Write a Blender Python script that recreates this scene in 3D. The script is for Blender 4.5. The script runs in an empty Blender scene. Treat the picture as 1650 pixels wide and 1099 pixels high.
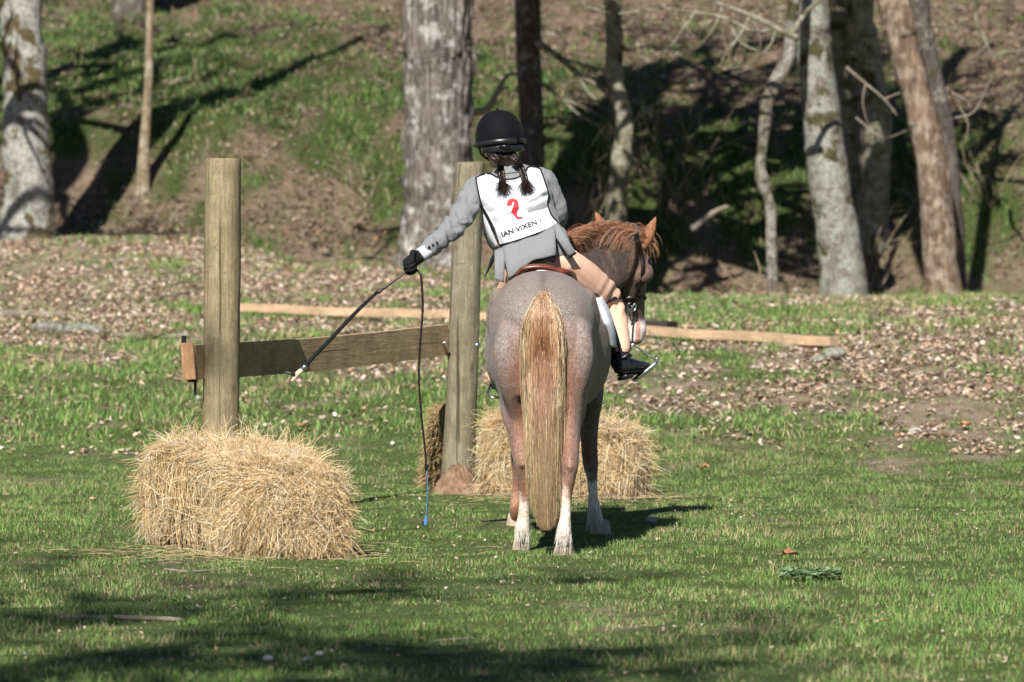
import bpy, math, random
import numpy as np
from mathutils import Vector, Matrix
from mathutils.bvhtree import BVHTree
from mathutils.geometry import tessellate_polygon

SC = bpy.context.scene
COL = SC.collection
R = math.radians
rng = np.random.default_rng(7)
random.seed(7)

# ------------------------------------------------------------------ camera, sky, sun, exposure
EYE = 1.6
FPX = 8250.0
cam_d = bpy.data.cameras.new('camera')
cam = bpy.data.objects.new('camera', cam_d)
COL.objects.link(cam)
SC.camera = cam
cam.location = (0, 0, EYE)
cam.rotation_euler = (R(90), 0, 0)
cam_d.sensor_width = 36
cam_d.lens = 180
cam_d.shift_y = -(549.5 - 313) / 1650
cam_d.clip_start = 0.5
cam_d.clip_end = 2000
cam_d.dof.use_dof = True
cam_d.dof.focus_distance = 23.3
cam_d.dof.aperture_fstop = 5.0

SUN_EL, SUN_AZ = 41.0, 14.0          # sun behind the camera, 14 deg to its left
world = bpy.data.worlds.new('World')
SC.world = world
world.use_nodes = True
wn = world.node_tree
sky = wn.nodes.new('ShaderNodeTexSky')
sky.sky_type = 'NISHITA'
sky.sun_disc = False
sky.air_density = 0.7
sky.dust_density = 0.2
sky.altitude = 1200
sky.sun_elevation = R(SUN_EL)
sky.sun_rotation = R(180 + SUN_AZ)
bg = wn.nodes['Background']
bg.inputs['Strength'].default_value = 0.05
wn.links.new(sky.outputs[0], bg.inputs[0])
sun_d = bpy.data.lights.new('sun', 'SUN')
sun_d.energy = 5.0
sun_d.angle = R(0.5)
sun_d.color = (1.0, 0.955, 0.88)
sun = bpy.data.objects.new('sun', sun_d)
COL.objects.link(sun)
sdir = Vector((math.sin(R(SUN_AZ)) * math.cos(R(SUN_EL)), math.cos(R(SUN_AZ)) * math.cos(R(SUN_EL)), -math.sin(R(SUN_EL))))
sun.rotation_euler = sdir.to_track_quat('-Z', 'Y').to_euler()
sun.location = (-10, -30, 40)
SC.view_settings.view_transform = 'Standard'
SC.view_settings.look = 'None'
SC.view_settings.gamma = 1
SC.view_settings.exposure = 0.76
SC.render.engine = 'CYCLES'
SC.cycles.max_bounces = 6
SC.cycles.diffuse_bounces = 3
SC.cycles.transmission_bounces = 3
SC.cycles.caustics_reflective = False
SC.cycles.caustics_refractive = False


def at(x, y, d):
    """the point seen at photo pixel (x, y) at distance d along the view"""
    return np.array([(x - 825.0) / FPX * d, d, EYE - (y - 313.0) / FPX * d])


# ------------------------------------------------------------------ noise
_tab = np.random.default_rng(3).random((64, 64, 64)).astype(np.float32)


def vnoise(x, y, z=0.0):
    x, y, z = np.broadcast_arrays(np.asarray(x, float), np.asarray(y, float), np.asarray(z, float))
    xi, yi, zi = np.floor(x).astype(int), np.floor(y).astype(int), np.floor(z).astype(int)
    fx, fy, fz = x - xi, y - yi, z - zi
    fx = fx * fx * (3 - 2 * fx); fy = fy * fy * (3 - 2 * fy); fz = fz * fz * (3 - 2 * fz)
    def g(a, b, c): return _tab[(xi + a) & 63, (yi + b) & 63, (zi + c) & 63]
    c00 = g(0, 0, 0) * (1 - fx) + g(1, 0, 0) * fx
    c10 = g(0, 1, 0) * (1 - fx) + g(1, 1, 0) * fx
    c01 = g(0, 0, 1) * (1 - fx) + g(1, 0, 1) * fx
    c11 = g(0, 1, 1) * (1 - fx) + g(1, 1, 1) * fx
    return (c00 * (1 - fy) + c10 * fy) * (1 - fz) + (c01 * (1 - fy) + c11 * fy) * fz


def fbm(x, y, z=0.0, o=4, g=0.5):
    s, a, t = 0.0, 1.0, 0.0
    for i in range(o):
        s = s + a * vnoise(np.asarray(x) * 2 ** i + 7.3 * i, np.asarray(y) * 2 ** i + 3.1 * i, np.asarray(z) * 2 ** i + 5.7 * i)
        t += a; a *= g
    return s / t


# ------------------------------------------------------------------ terrain
_dg = np.arange(-120, 400, 0.25)
_L = [(-120, 0), (29, 0), (31, .10), (36, .44), (41, .70), (46, .96), (50, 1.18), (51, 1.08), (51.7, 1.2), (53.2, 2.42), (57.5, 3.12), (62, 3.6), (66, 4.15), (75, 5.8), (110, 13), (200, 26), (400, 40)]
_M = [(-120, 0), (29, 0), (31, .11), (36, .47), (41, .68), (46, .86), (48.5, .93), (50, .78), (51, .82), (51.7, 1.15), (53.2, 2.35), (57.5, 3.12), (62, 3.6), (66, 4.15), (75, 5.8), (110, 13), (200, 26), (400, 40)]
_R = [(-120, 0), (29, 0), (31, .13), (36, .53), (41, .68), (46, .67), (47.5, .58), (49, .25), (50.3, .1), (51.2, .35), (53.2, 2.25), (57.5, 3.12), (62, 3.6), (66, 4.15), (75, 5.8), (110, 13), (200, 26), (400, 40)]


def _prof(P):
    z = np.interp(_dg, [p[0] for p in P], [p[1] for p in P])
    k = np.exp(-0.5 * (np.arange(-6, 7) / 2.2) ** 2); k /= k.sum()
    return np.convolve(np.pad(z, 6, mode='edge'), k, 'valid')


_L, _M, _R = _prof(_L), _prof(_M), _prof(_R)


def H(x, y):
    x, y = np.asarray(x, float), np.asarray(y, float)
    l, m, r = (np.interp(y, _dg, P) for P in (_L, _M, _R))
    wl = np.clip((-x - 1.9) / 1.3, 0, 1); wl = wl * wl * (3 - 2 * wl)
    wr = np.clip((x + 0.6) / 1.8, 0, 1); wr = wr * wr * (3 - 2 * wr)
    z = m + (l - m) * wl + (r - m) * wr
    far = np.clip((y - 50) / 6, 0, 1)
    near = np.clip((y - 29) / 8, 0, 1)
    z = z + (fbm(x * .45, y * .45, 1.0, 3) - .5) * (.45 * far + .05 * near * (1 - far))
    z = z + (fbm(x * 1.7, y * 1.7, 4.0, 3) - .5) * (.22 * far + .05 * near + .018)
    return z


# how much of the ground is leaf litter / bare soil (0) against grass: a hand-mapped distribution
_cx = [-200, 0, 200, 400, 600, 800, 1000, 1200, 1400, 1650, 1900]
_cy = [-200, 0, 80, 150, 220, 300, 380, 450, 500, 560, 620, 690, 760, 860, 940, 1099, 1300]
_lt = np.array([
    [.9, .8, .8, .9, .98, .98, .98, .98, .98, .95, .9],
    [.6, .38, .42, .75, .92, .92, .95, .96, .95, .80, .8],
    [.3, .12, .18, .20, .45, .72, .90, .93, .93, .80, .9],
    [.3, .18, .28, .22, .25, .32, .42, .55, .70, .85, .9],
    [.4, .38, .45, .26, .20, .25, .14, .16, .25, .36, .5],
    [.7, .78, .72, .45, .38, .36, .22, .25, .28, .30, .4],
    [.8, .80, .76, .62, .66, .70, .50, .48, .45, .45, .6],
    [.8, .80, .76, .68, .76, .60, .70, .85, .80, .55, .5],
    [.9, .92, .86, .50, .60, .40, .32, .32, .38, .60, .7],
    [.7, .68, .62, .50, .58, .58, .58, .50, .76, .90, .9],
    [.3, .28, .28, .32, .50, .50, .66, .62, .68, .80, .8],
    [.2, .14, .10, .12, .16, .20, .26, .34, .62, .64, .6],
    [.15, .10, .07, .07, .07, .07, .10, .18, .28, .26, .2],
    [.2, .22, .12, .10, .08, .10, .10, .10, .15, .16, .1],
    [.25, .25, .22, .16, .10, .16, .28, .30, .20, .16, .1],
    [.15, .15, .15, .15, .15, .20, .20, .20, .20, .15, .1],
    [.15, .15, .15, .15, .15, .15, .15, .15, .15, .15, .1]])


def litter(x, y, z):
    d = np.maximum(y, 10.0)
    px = np.clip(825 + FPX * x / d, -200, 1900)
    py = np.clip(313 + FPX * (EYE - z) / d, -200, 1300)
    cx, cy = np.array(_cx, float), np.array(_cy, float)
    i = np.clip(np.searchsorted(cx, px) - 1, 0, len(cx) - 2); j = np.clip(np.searchsorted(cy, py) - 1, 0, len(cy) - 2)
    fx = (px - cx[i]) / (cx[i + 1] - cx[i]); fy = (py - cy[j]) / (cy[j + 1] - cy[j])
    f = (_lt[j, i] * (1 - fx) + _lt[j, i + 1] * fx) * (1 - fy) + (_lt[j + 1, i] * (1 - fx) + _lt[j + 1, i + 1] * fx) * fy
    sc = 1.0 + 0.0 * y
    n = fbm(x * 3.2 * sc, y * 1.7 * sc, 9.0, 5, .72)
    n = np.clip((n - .5) * 2.3 + .5, 0, 1)
    near = np.clip((31 - y) / 4, 0, 1)
    return np.clip((f * (1 - .45 * near) - n) * 2.2 + .5 - .18 * near, 0, 1)


# ------------------------------------------------------------------ object helpers
ROOTLOC = {}


def tag(o, label=None, cat=None, group=None, kind=None):
    if label: o['label'] = label
    if cat: o['category'] = cat
    if group: o['group'] = group
    if kind: o['kind'] = kind
    return o


def empty(name, loc, label, cat, group=None):
    o = bpy.data.objects.new(name, None)
    o.empty_display_size = 0.1
    o.location = [float(v) for v in loc]
    COL.objects.link(o)
    ROOTLOC[o.name] = np.array(loc, float)
    return tag(o, label, cat, group)


def mesh(name, V, F, mat=None, parent=None, smooth=True, col=None, origin=None):
    """V (n,3) world coordinates; F (m,k) array or list of tuples"""
    V = np.asarray(V, float)
    if parent is not None:
        off = ROOTLOC[parent.name]
    else:
        off = np.array([(V[:, 0].min() + V[:, 0].max()) / 2, (V[:, 1].min() + V[:, 1].max()) / 2, V[:, 2].min()]) if origin is None else np.array(origin, float)
    me = bpy.data.meshes.new(name)
    W = (V - off).astype(np.float32)
    if isinstance(F, np.ndarray):
        n, k = F.shape
        me.vertices.add(len(W)); me.vertices.foreach_set('co', W.ravel())
        me.loops.add(n * k); me.loops.foreach_set('vertex_index', F.astype(np.int32).ravel())
        me.polygons.add(n)
        me.polygons.foreach_set('loop_start', np.arange(0, n * k, k, dtype=np.int32))
        me.polygons.foreach_set('loop_total', np.full(n, k, dtype=np.int32))
        me.update(calc_edges=True)
    else:
        me.from_pydata([tuple(map(float, v)) for v in W], [], [tuple(int(i) for i in f) for f in F])
        me.update()
    if smooth:
        me.polygons.foreach_set('use_smooth', np.ones(len(me.polygons), dtype=bool))
    if col is not None:
        a = me.color_attributes.new('Col', 'FLOAT_COLOR', 'POINT')
        c = np.ones((len(W), 4), np.float32); c[:, :3] = col
        a.data.foreach_set('color', c.ravel())
    if mat is not None:
        me.materials.append(mat)
    o = bpy.data.objects.new(name, me)
    COL.objects.link(o)
    if parent is not None:
        o.parent = parent
        ROOTLOC[o.name] = off
    else:
        o.location = [float(v) for v in off]
        ROOTLOC[o.name] = off
    return o


class MB:
    def __init__(s): s.v = []; s.f = []; s.n = 0
    def add(s, V, F):
        V = np.asarray(V, float)
        s.v.append(V)
        s.f += [tuple(int(i) + s.n for i in f) for f in F]
        s.n += len(V)
        return s
    def build(s, name, mat, parent=None, **k):
        return mesh(name, np.vstack(s.v), s.f, mat, parent, **k)


def catmull(P, n):
    P = np.asarray(P, float)
    if len(P) < 3 or n <= 1: return P
    Q = np.vstack([2 * P[0] - P[1], P, 2 * P[-1] - P[-2]])
    out = []
    for i in range(1, len(Q) - 2):
        for j in range(n):
            t = j / n
            out.append(0.5 * ((2 * Q[i]) + (-Q[i - 1] + Q[i + 1]) * t + (2 * Q[i - 1] - 5 * Q[i] + 4 * Q[i + 1] - Q[i + 2]) * t * t + (-Q[i - 1] + 3 * Q[i] - 3 * Q[i + 1] + Q[i + 2]) * t ** 3))
    out.append(P[-1])
    return np.array(out)


def tube(P, r, r2=None, side=(1, 0, 0), seg=12, n=4, caps=True, power=2.0, flatcap=False):
    """closed tube along P; r half width along 'side', r2 the other half width; returns V, F"""
    P = np.asarray(P, float)
    r = np.broadcast_to(np.asarray(r, float), (len(P),)) if np.ndim(r) == 0 else np.asarray(r, float)
    r2 = r if r2 is None else (np.full(len(P), float(r2)) if np.ndim(r2) == 0 else np.asarray(r2, float))
    A = catmull(np.column_stack([P, r, r2]), n)
    A[:, 3:] = np.maximum(A[:, 3:], 1e-4)
    P, r, r2 = A[:, :3], A[:, 3], A[:, 4]
    T = np.gradient(P, axis=0); T /= np.linalg.norm(T, axis=1)[:, None] + 1e-12
    if caps and not flatcap:
        a0 = []; a1 = []
        for a in (85, 60, 30):
            c, s_ = math.cos(R(a)), math.sin(R(a))
            a0.append(np.r_[P[0] - T[0] * min(r[0], r2[0]) * s_, r[0] * c, r2[0] * c, T[0]])
            a1.insert(0, np.r_[P[-1] + T[-1] * min(r[-1], r2[-1]) * s_, r[-1] * c, r2[-1] * c, T[-1]])
        B = np.vstack([a0, np.column_stack([P, r, r2, T]), a1])
        P, r, r2, T = B[:, :3], B[:, 3], B[:, 4], B[:, 5:8]
    S = np.asarray(side, float)
    S = np.broadcast_to(S, T.shape)
    U = S - (S * T).sum(1)[:, None] * T
    U /= np.linalg.norm(U, axis=1)[:, None] + 1e-9
    W = np.cross(T, U)
    th = np.linspace(0, 2 * math.pi, seg, endpoint=False)
    c, s_ = np.cos(th), np.sin(th)
    if power != 2.0:
        c = np.sign(c) * np.abs(c) ** (2 / power); s_ = np.sign(s_) * np.abs(s_) ** (2 / power)
    V = P[:, None, :] + (r[:, None] * c)[..., None] * U[:, None, :] + (r2[:, None] * s_)[..., None] * W[:, None, :]
    m = len(P)
    F = []
    for i in range(m - 1):
        for j in range(seg):
            k = (j + 1) % seg
            F.append((i * seg + j, i * seg + k, (i + 1) * seg + k, (i + 1) * seg + j))
    V = V.reshape(-1, 3)
    if caps:
        F.append(tuple(range(seg - 1, -1, -1)))
        F.append(tuple((m - 1) * seg + j for j in range(seg)))
    return V, F


def box(c, s, rot=0.0, tilt=0.0, bev=0.004):
    """chamfered box, centre c, full size s, rot about z, tilt about local y"""
    hx, hy, hz = [v / 2 for v in s]
    b = min(bev, hx * .4, hy * .4, hz * .4)
    V = []; 
    for sx in (-1, 1):
        for sy in (-1, 1):
            for sz in (-1, 1):
                V += [(sx * (hx - b), sy * (hy - b), sz * hz), (sx * (hx - b), sy * hy, sz * (hz - b)), (sx * hx, sy * (hy - b), sz * (hz - b))]
    V = np.array(V)
    import bmesh
    bm = bmesh.new()
    for v in V: bm.verts.new(v)
    bmesh.ops.convex_hull(bm, input=bm.verts)
    bmesh.ops.dissolve_limit(bm, angle_limit=R(2), verts=bm.verts, edges=bm.edges)
    bm.verts.index_update()
    V = np.array([v.co[:] for v in bm.verts]); F = [tuple(v.index for v in f.verts) for f in bm.faces]
    bm.free()
    ct, st = math.cos(tilt), math.sin(tilt)
    V = V @ np.array([[ct, 0, -st], [0, 1, 0], [st, 0, ct]])
    cr, sr = math.cos(rot), math.sin(rot)
    V = V @ np.array([[cr, sr, 0], [-sr, cr, 0], [0, 0, 1]])
    return V + np.array(c, float), F


def remesh(parts, voxel, smooth_it=6, factor=.5):
    mb = MB()
    for V, F in parts: mb.add(V, F)
    me = bpy.data.meshes.new('tmp')
    me.from_pydata([tuple(v) for v in np.vstack(mb.v)], [], mb.f)
    o = bpy.data.objects.new('tmp', me); COL.objects.link(o)
    m = o.modifiers.new('r', 'REMESH'); m.mode = 'VOXEL'; m.voxel_size = voxel
    s = o.modifiers.new('s', 'SMOOTH'); s.iterations = smooth_it; s.factor = factor
    dg = bpy.context.evaluated_depsgraph_get(); dg.update()
    e = o.evaluated_get(dg).to_mesh()
    V = np.empty(len(e.vertices) * 3); e.vertices.foreach_get('co', V); V = V.reshape(-1, 3)
    F = [tuple(p.vertices) for p in e.polygons]
    o.evaluated_get(dg).to_mesh_clear()
    bpy.data.objects.remove(o); bpy.data.meshes.remove(me)
    return V, F


def vnormals(V, F):
    N = np.zeros_like(V)
    for f in F:
        n = np.cross(V[f[1]] - V[f[0]], V[f[2]] - V[f[0]])
        for i in f: N[i] += n
    return N / (np.linalg.norm(N, axis=1)[:, None] + 1e-12)


def strand_mesh(P, rad, col, taper=.25):
    """P (n,k,3) polylines, rad (n,), col (n,3) -> V, F(quads), C: thin three-sided hairs"""
    n, k, _ = P.shape
    T = np.gradient(P, axis=1); T /= np.linalg.norm(T, axis=2)[..., None] + 1e-9
    a = rng.normal(size=(n, 1, 3)); U = a - (a * T).sum(2)[..., None] * T
    U /= np.linalg.norm(U, axis=2)[..., None] + 1e-9
    W = np.cross(T, U)
    tp = np.linspace(1, taper, k)[None, :, None, None]
    th = np.array([0, 2.094, 4.189])
    V = P[:, :, None, :] + (U[:, :, None, :] * np.cos(th)[None, None, :, None] + W[:, :, None, :] * np.sin(th)[None, None, :, None]) * rad[:, None, None, None] * tp
    idx = np.arange(n * k * 3).reshape(n, k, 3)
    q = []
    for j in range(3):
        l = (j + 1) % 3
        q.append(np.stack([idx[:, :-1, j], idx[:, :-1, l], idx[:, 1:, l], idx[:, 1:, j]], -1).reshape(-1, 4))
    return V.reshape(-1, 3), np.vstack(q), np.repeat(col, k * 3, axis=0)


# ------------------------------------------------------------------ materials
class NT:
    def __init__(s, name, rough=.7, spec=.3):
        s.m = bpy.data.materials.new(name); s.m.use_nodes = True
        s.t = s.m.node_tree; s.b = s.t.nodes['Principled BSDF']
        s.b.inputs['Roughness'].default_value = rough
        s.b.inputs['Specular IOR Level'].default_value = spec
    def n(s, t, **k):
        x = s.t.nodes.new(t)
        for a, b in k.items():
            if a.startswith('_'): setattr(x, a[1:], b)
            else: x.inputs[a.replace('_', ' ')].default_value = b
        return x
    def l(s, a, b): s.t.links.new(a, b)
    def co(s, scale=(1, 1, 1), kind='Object', rot=(0, 0, 0)):
        c = s.n('ShaderNodeTexCoord'); m = s.n('ShaderNodeMapping')
        m.inputs['Scale'].default_value = scale; m.inputs['Rotation'].default_value = rot
        s.l(c.outputs[kind], m.inputs['Vector']); return m.outputs[0]
    def noise(s, co, scale, detail=4, rough=.55, dist=0.0):
        x = s.n('ShaderNodeTexNoise', Scale=scale, Detail=detail, Roughness=rough, Distortion=dist)
        s.l(co, x.inputs['Vector']); return x.outputs['Fac']
    def ramp(s, fac, pts):
        x = s.n('ShaderNodeValToRGB')
        e = x.color_ramp.elements
        while len(e) > 1: e.remove(e[-1])
        e[0].position, e[0].color = pts[0][0], (*pts[0][1], 1) if len(pts[0][1]) == 3 else pts[0][1]
        for p, c in pts[1:]:
            q = e.new(p); q.color = (*c, 1)
        s.l(fac, x.inputs['Fac']); return x.outputs['Color']
    def val(s, fac, a, b, lo=0.0, hi=1.0):
        x = s.n('ShaderNodeMapRange', From_Min=a, From_Max=b, To_Min=lo, To_Max=hi); x.clamp = True
        s.l(fac, x.inputs['Value']); return x.outputs[0]
    def mix(s, f, a, b, mode='MIX'):
        x = s.n('ShaderNodeMixRGB', _blend_type=mode)
        for v, i in ((f, 0), (a, 1), (b, 2)):
            if hasattr(v, 'links') or hasattr(v, 'is_linked'): s.l(v, x.inputs[i])
            elif i == 0: x.inputs[0].default_value = v
            else: x.inputs[i].default_value = (*v, 1)
        return x.outputs[0]
    def attr(s):
        x = s.n('ShaderNodeVertexColor'); x.layer_name = 'Col'; return x.outputs['Color']
    def color(s, c):
        if hasattr(c, 'is_linked'): s.l(c, s.b.inputs['Base Color'])
        else: s.b.inputs['Base Color'].default_value = (*c, 1)
        return s
    def bump(s, h, strength=.4, dist=.01):
        x = s.n('ShaderNodeBump', Strength=strength, Distance=dist)
        s.l(h, x.inputs['Height']); s.l(x.outputs[0], s.b.inputs['Normal']); return s


def plain(name, c, rough=.6, spec=.3, metal=0.0, vary=.25, scale=40, bump=.15):
    t = NT(name, rough, spec)
    co = t.co(); f = t.noise(co, scale, 4)
    lo = tuple(v * (1 - vary) for v in c); hi = tuple(min(1, v * (1 + vary)) for v in c)
    t.color(t.ramp(f, [(.3, lo), (.7, hi)]))
    t.b.inputs['Metallic'].default_value = metal
    if bump: t.bump(t.noise(co, scale * 3, 3), bump, .003)
    return t.m


def bark(name, c1, c2, lich, amount, moss=.0, groove=1.0, mossc=(.055, .05, .012), fs=1.0):
    t = NT(name, .9, .15)
    co = t.co((1, 1, .15)); iso = t.co()
    f = t.noise(co, 24 * groove, 6, .65, .7)
    base = t.ramp(f, [(.33, c1), (.62, c2)])
    g = t.noise(iso, 7, 6, .68)
    base = t.mix(t.val(g, .56 - amount * .3, .66 - amount * .3, 0, .85), base, lich)
    if moss:
        h = t.noise(iso, 3.2, 5, .6, .3)
        base = t.mix(t.val(h, .66 - moss * .22, .70 - moss * .2, 0, .9), base, mossc)
    fine = t.noise(t.co((1, 1, fs)), 38 if fs == 1 else 30, 5, .75)
    base = t.mix(.75, base, t.ramp(fine, [(.36, (.20, .19, .18)), (.58, (1, 1, 1))]), 'MULTIPLY')
    sp2 = t.noise(iso, 15, 6, .8)
    base = t.mix(t.val(sp2, .56, .66, 0, .55), base, tuple(v * .7 for v in c1))
    t.color(base)
    t.bump(f, .9, .02)
    return t.m


def vcol_mat(name, rough=.75, spec=.2, trans=0.0, gain=1.0):
    t = NT(name, rough, spec)
    c = t.attr()
    t.color(c)
    if trans:
        tr = t.n('ShaderNodeBsdfTranslucent'); t.l(c, tr.inputs['Color'])
        mx = t.n('ShaderNodeMixShader'); mx.inputs[0].default_value = trans
        out = t.t.nodes['Material Output']
        t.l(t.b.outputs[0], mx.inputs[1]); t.l(tr.outputs[0], mx.inputs[2]); t.l(mx.outputs[0], out.inputs[0])
    return t.m


def wood(name, dark, mid, light, axis='z', knots=True, rough=.85, rough_sawn=1.0):
    t = NT(name, rough, .15)
    ax = lambda k: {'z': (1, 1, k), 'x': (k, 1, 1), 'y': (1, k, 1)}[axis]
    iso = t.co()
    w = t.noise(t.co(ax(.10)), 75, 6, .7, .5)
    w2 = t.noise(t.co(ax(.035)), 30, 4, .6, 1.0)
    c = t.ramp(w, [(.28, dark), (.50, mid), (.74, light)])
    c = t.mix(t.val(w2, .45, .72, 0, .30), c, dark)
    blot = t.noise(iso, 6, 6, .7)
    c = t.mix(t.val(blot, .42, .62, 0, .75), c, tuple(v * .58 for v in mid))
    blot2 = t.noise(t.co(ax(.5), rot=(0, 0, 0)), 2.4, 4, .6)
    c = t.mix(t.val(blot2, .5, .75, 0, .5), c, (mid[0] * .78, mid[1] * .86, mid[2] * .74))
    c = t.mix(.6, c, t.ramp(t.noise(iso, 210, 3, .7), [(.34, (.45, .43, .40)), (.60, (1, 1, 1))]), 'MULTIPLY')
    if knots:
        v = t.n('ShaderNodeTexVoronoi', Scale=3.0); t.l(t.co(ax(.55)), v.inputs['Vector'])
        c = t.mix(t.val(v.outputs['Distance'], .03, .085, .75, 0), c, tuple(x * .4 for x in dark))
        crack = t.noise(t.co(ax(.02)), 42, 3, .5)
        c = t.mix(t.val(crack, .64, .675, 0, .8), c, tuple(x * .25 for x in dark))
        cr2 = t.noise(t.co({'z': (.25, .25, 1.0), 'x': (1, .25, .25), 'y': (.25, 1, .25)}[axis], rot=(.3, .25, 0)), 7, 4, .6, 1.5)
        cc = t.n('ShaderNodeMath', _operation='SUBTRACT'); t.l(cr2, cc.inputs[0]); cc.inputs[1].default_value = .60
        ca = t.n('ShaderNodeMath', _operation='ABSOLUTE'); t.l(cc.outputs[0], ca.inputs[0])
        c = t.mix(t.val(ca.outputs[0], .0, .006, .75, 0), c, tuple(x * .35 for x in dark))
        fl = t.noise(t.co(ax(.4)), 34, 5, .75)
        c = t.mix(t.val(fl, .60, .70, 0, .6), c, tuple(x * .55 for x in dark))
    t.color(c)
    t.bump(w, .7, .008)
    return t.m


M = {}
M['soil'] = None
t = NT('ground_soil_and_thatch', .95, .1)
iso = t.co()
a = t.attr()
n1 = t.noise(iso, 9, 8, .7); n2 = t.noise(iso, 55, 6, .7)
soil = t.ramp(n1, [(.3, (.12, .085, .058)), (.5, (.25, .185, .135)), (.7, (.38, .30, .235))])
soil = t.mix(t.val(n2, .5, .62), soil, (.36, .28, .21))
thatch = t.ramp(n2, [(.35, (.036, .064, .017)), (.52, (.080, .118, .032)), (.64, (.20, .195, .10))])
thatch = t.mix(t.val(n1, .58, .75, 0, .5), thatch, (.15, .12, .06))
gc = t.mix(a, thatch, soil)
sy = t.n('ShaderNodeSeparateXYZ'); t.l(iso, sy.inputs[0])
gc = t.mix(t.val(sy.outputs[1], 50.3, 51.5), gc, t.mix(1.0, gc, (.62, .60, .58), 'MULTIPLY'))  # bank ground darkened: the dimming of the tree canopy, put into the colour
t.color(gc)
t.bump(n2, .8, .03)
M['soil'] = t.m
M['grass'] = vcol_mat('grass_blades', .55, .3, .25)
M['leaf'] = vcol_mat('dry_leaves', .8, .15, .12)
M['straw'] = vcol_mat('straw', .6, .3, .15)
M['hair'] = vcol_mat('horse_hair', .38, .45)
M['post'] = wood('weathered_pine_post', (.19, .145, .08), (.33, .265, .16), (.46, .385, .25))
M['greypost'] = wood('grey_weathered_post', (.14, .12, .08), (.27, .235, .16), (.42, .375, .27))
M['rail'] = wood('rough_sawn_plank', (.36, .24, .135), (.56, .40, .24), (.68, .53, .35), 'x')
M['endgrain'] = wood('sawn_end_grain', (.34, .18, .09), (.48, .27, .15), (.58, .36, .22), 'z', False)
M['beam'] = wood('pale_new_timber', (.42, .26, .15), (.60, .42, .27), (.72, .54, .37), 'x', False)
M['darkplank'] = wood('dark_wet_plank', (.03, .028, .025), (.06, .055, .05), (.10, .095, .085), 'x', False)
M['stick'] = wood('bleached_stick', (.14, .11, .08), (.30, .25, .20), (.46, .41, .35), 'x', False)
M['metal'] = plain('bright_steel', (.75, .75, .76), .18, .5, 1.0, .08, 60, .05)
M['black_leather'] = plain('black_leather', (.012, .012, .014), .32, .5, 0, .3, 60, .2)
M['brown_leather'] = plain('brown_leather', (.013, .007, .006), .38, .45, 0, .35, 60, .2)
M['red_leather'] = plain('saddle_leather', (.13, .035, .018), .28, .5, 0, .3, 50, .1)
M['black_cloth'] = plain('black_cloth', (.012, .012, .013), .85, .15, 0, .3, 90, .3)
M['white_cloth'] = plain('white_bib_cloth', (.56, .57, .61), .85, .1, 0, .03, 14, .25)
M['pad'] = plain('white_fleece', (.78, .78, .84), .95, .1, 0, .08, 120, .9)
M['skin'] = plain('skin', (.60, .36, .26), .5, .35, 0, .06, 30, .05)
M['black_metal'] = plain('black_steel_bracket', (.02, .02, .022), .5, .4, .6, .2, 40, .1)
M['red_print'] = plain('red_print', (.80, .035, .05), .6, .3, 0, .12, 60, .0)
M['black_print'] = plain('black_print', (.015, .015, .02), .6, .3, 0, .1, 60, .0)
M['blue'] = plain('blue_cord', (.06, .20, .50), .6, .3, 0, .2, 60, .0)
M['antler'] = plain('antler', (.62, .50, .34), .45, .4, 0, .35, 45, .3)
M['hoof'] = plain('hoof_horn', (.42, .34, .25), .6, .3, 0, .3, 30, .3)
M['dirt'] = None
t = NT('red_clay_dirt', .95, .1); iso = t.co()
n1 = t.noise(iso, 14, 8, .7)
t.color(t.ramp(n1, [(.3, (.11, .065, .04)), (.5, (.24, .15, .095)), (.72, (.36, .25, .17))])); t.bump(n1, 1.0, .03)
M['dirt'] = t.m
# grey wool with a fine check
t = NT('grey_wool_check', .85, .15)
co = t.co()
sp = t.n('ShaderNodeSeparateXYZ'); t.l(co, sp.inputs[0])
def _line(src, freq, w):
    m1 = t.n('ShaderNodeMath', _operation='MULTIPLY'); t.l(src, m1.inputs[0]); m1.inputs[1].default_value = freq
    m2 = t.n('ShaderNodeMath', _operation='FRACT'); t.l(m1.outputs[0], m2.inputs[0])
    m3 = t.n('ShaderNodeMath', _operation='LESS_THAN'); t.l(m2.outputs[0], m3.inputs[0]); m3.inputs[1].default_value = w
    return m3.outputs[0]
f = t.noise(co, 170, 3, .6)
c = t.ramp(f, [(.3, (.165, .168, .176)), (.7, (.215, .22, .23))])
c = t.mix(t.mix(1.0, t.mix(1.0, _line(sp.outputs[0], 75, .2), _line(sp.outputs[2], 75, .2), 'ADD'), (.20, .20, .20), 'MULTIPLY'), c, (.14, .145, .16))
t.color(c); t.bump(f, .2, .002)
t.b.inputs['Sheen Weight'].default_value = .1
M['wool'] = t.m
t = NT('beige_breeches', .85, .15); co = t.co()
f = t.noise(co, 220, 3); g = t.noise(co, 9, 3)
t.color(t.mix(t.val(g, .35, .7), (.64, .39, .275), (.72, .46, .335))); t.bump(f, .2, .002)
M['breeches'] = t.m
t = NT('black_velvet', .7, .05); co = t.co()
t.color(t.ramp(t.noise(co, 300, 2), [(.3, (.003, .003, .004)), (.7, (.010, .010, .012))]))
t.b.inputs['Sheen Weight'].default_value = .02
t.b.inputs['Coat Weight'].default_value = .0
t.bump(t.noise(co, 400, 2), .3, .002)
M['velvet'] = t.m
M['gloss'] = plain('glossy_black_shell', (.008, .008, .010), .12, .6, 0, .1, 30, .0)
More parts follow.
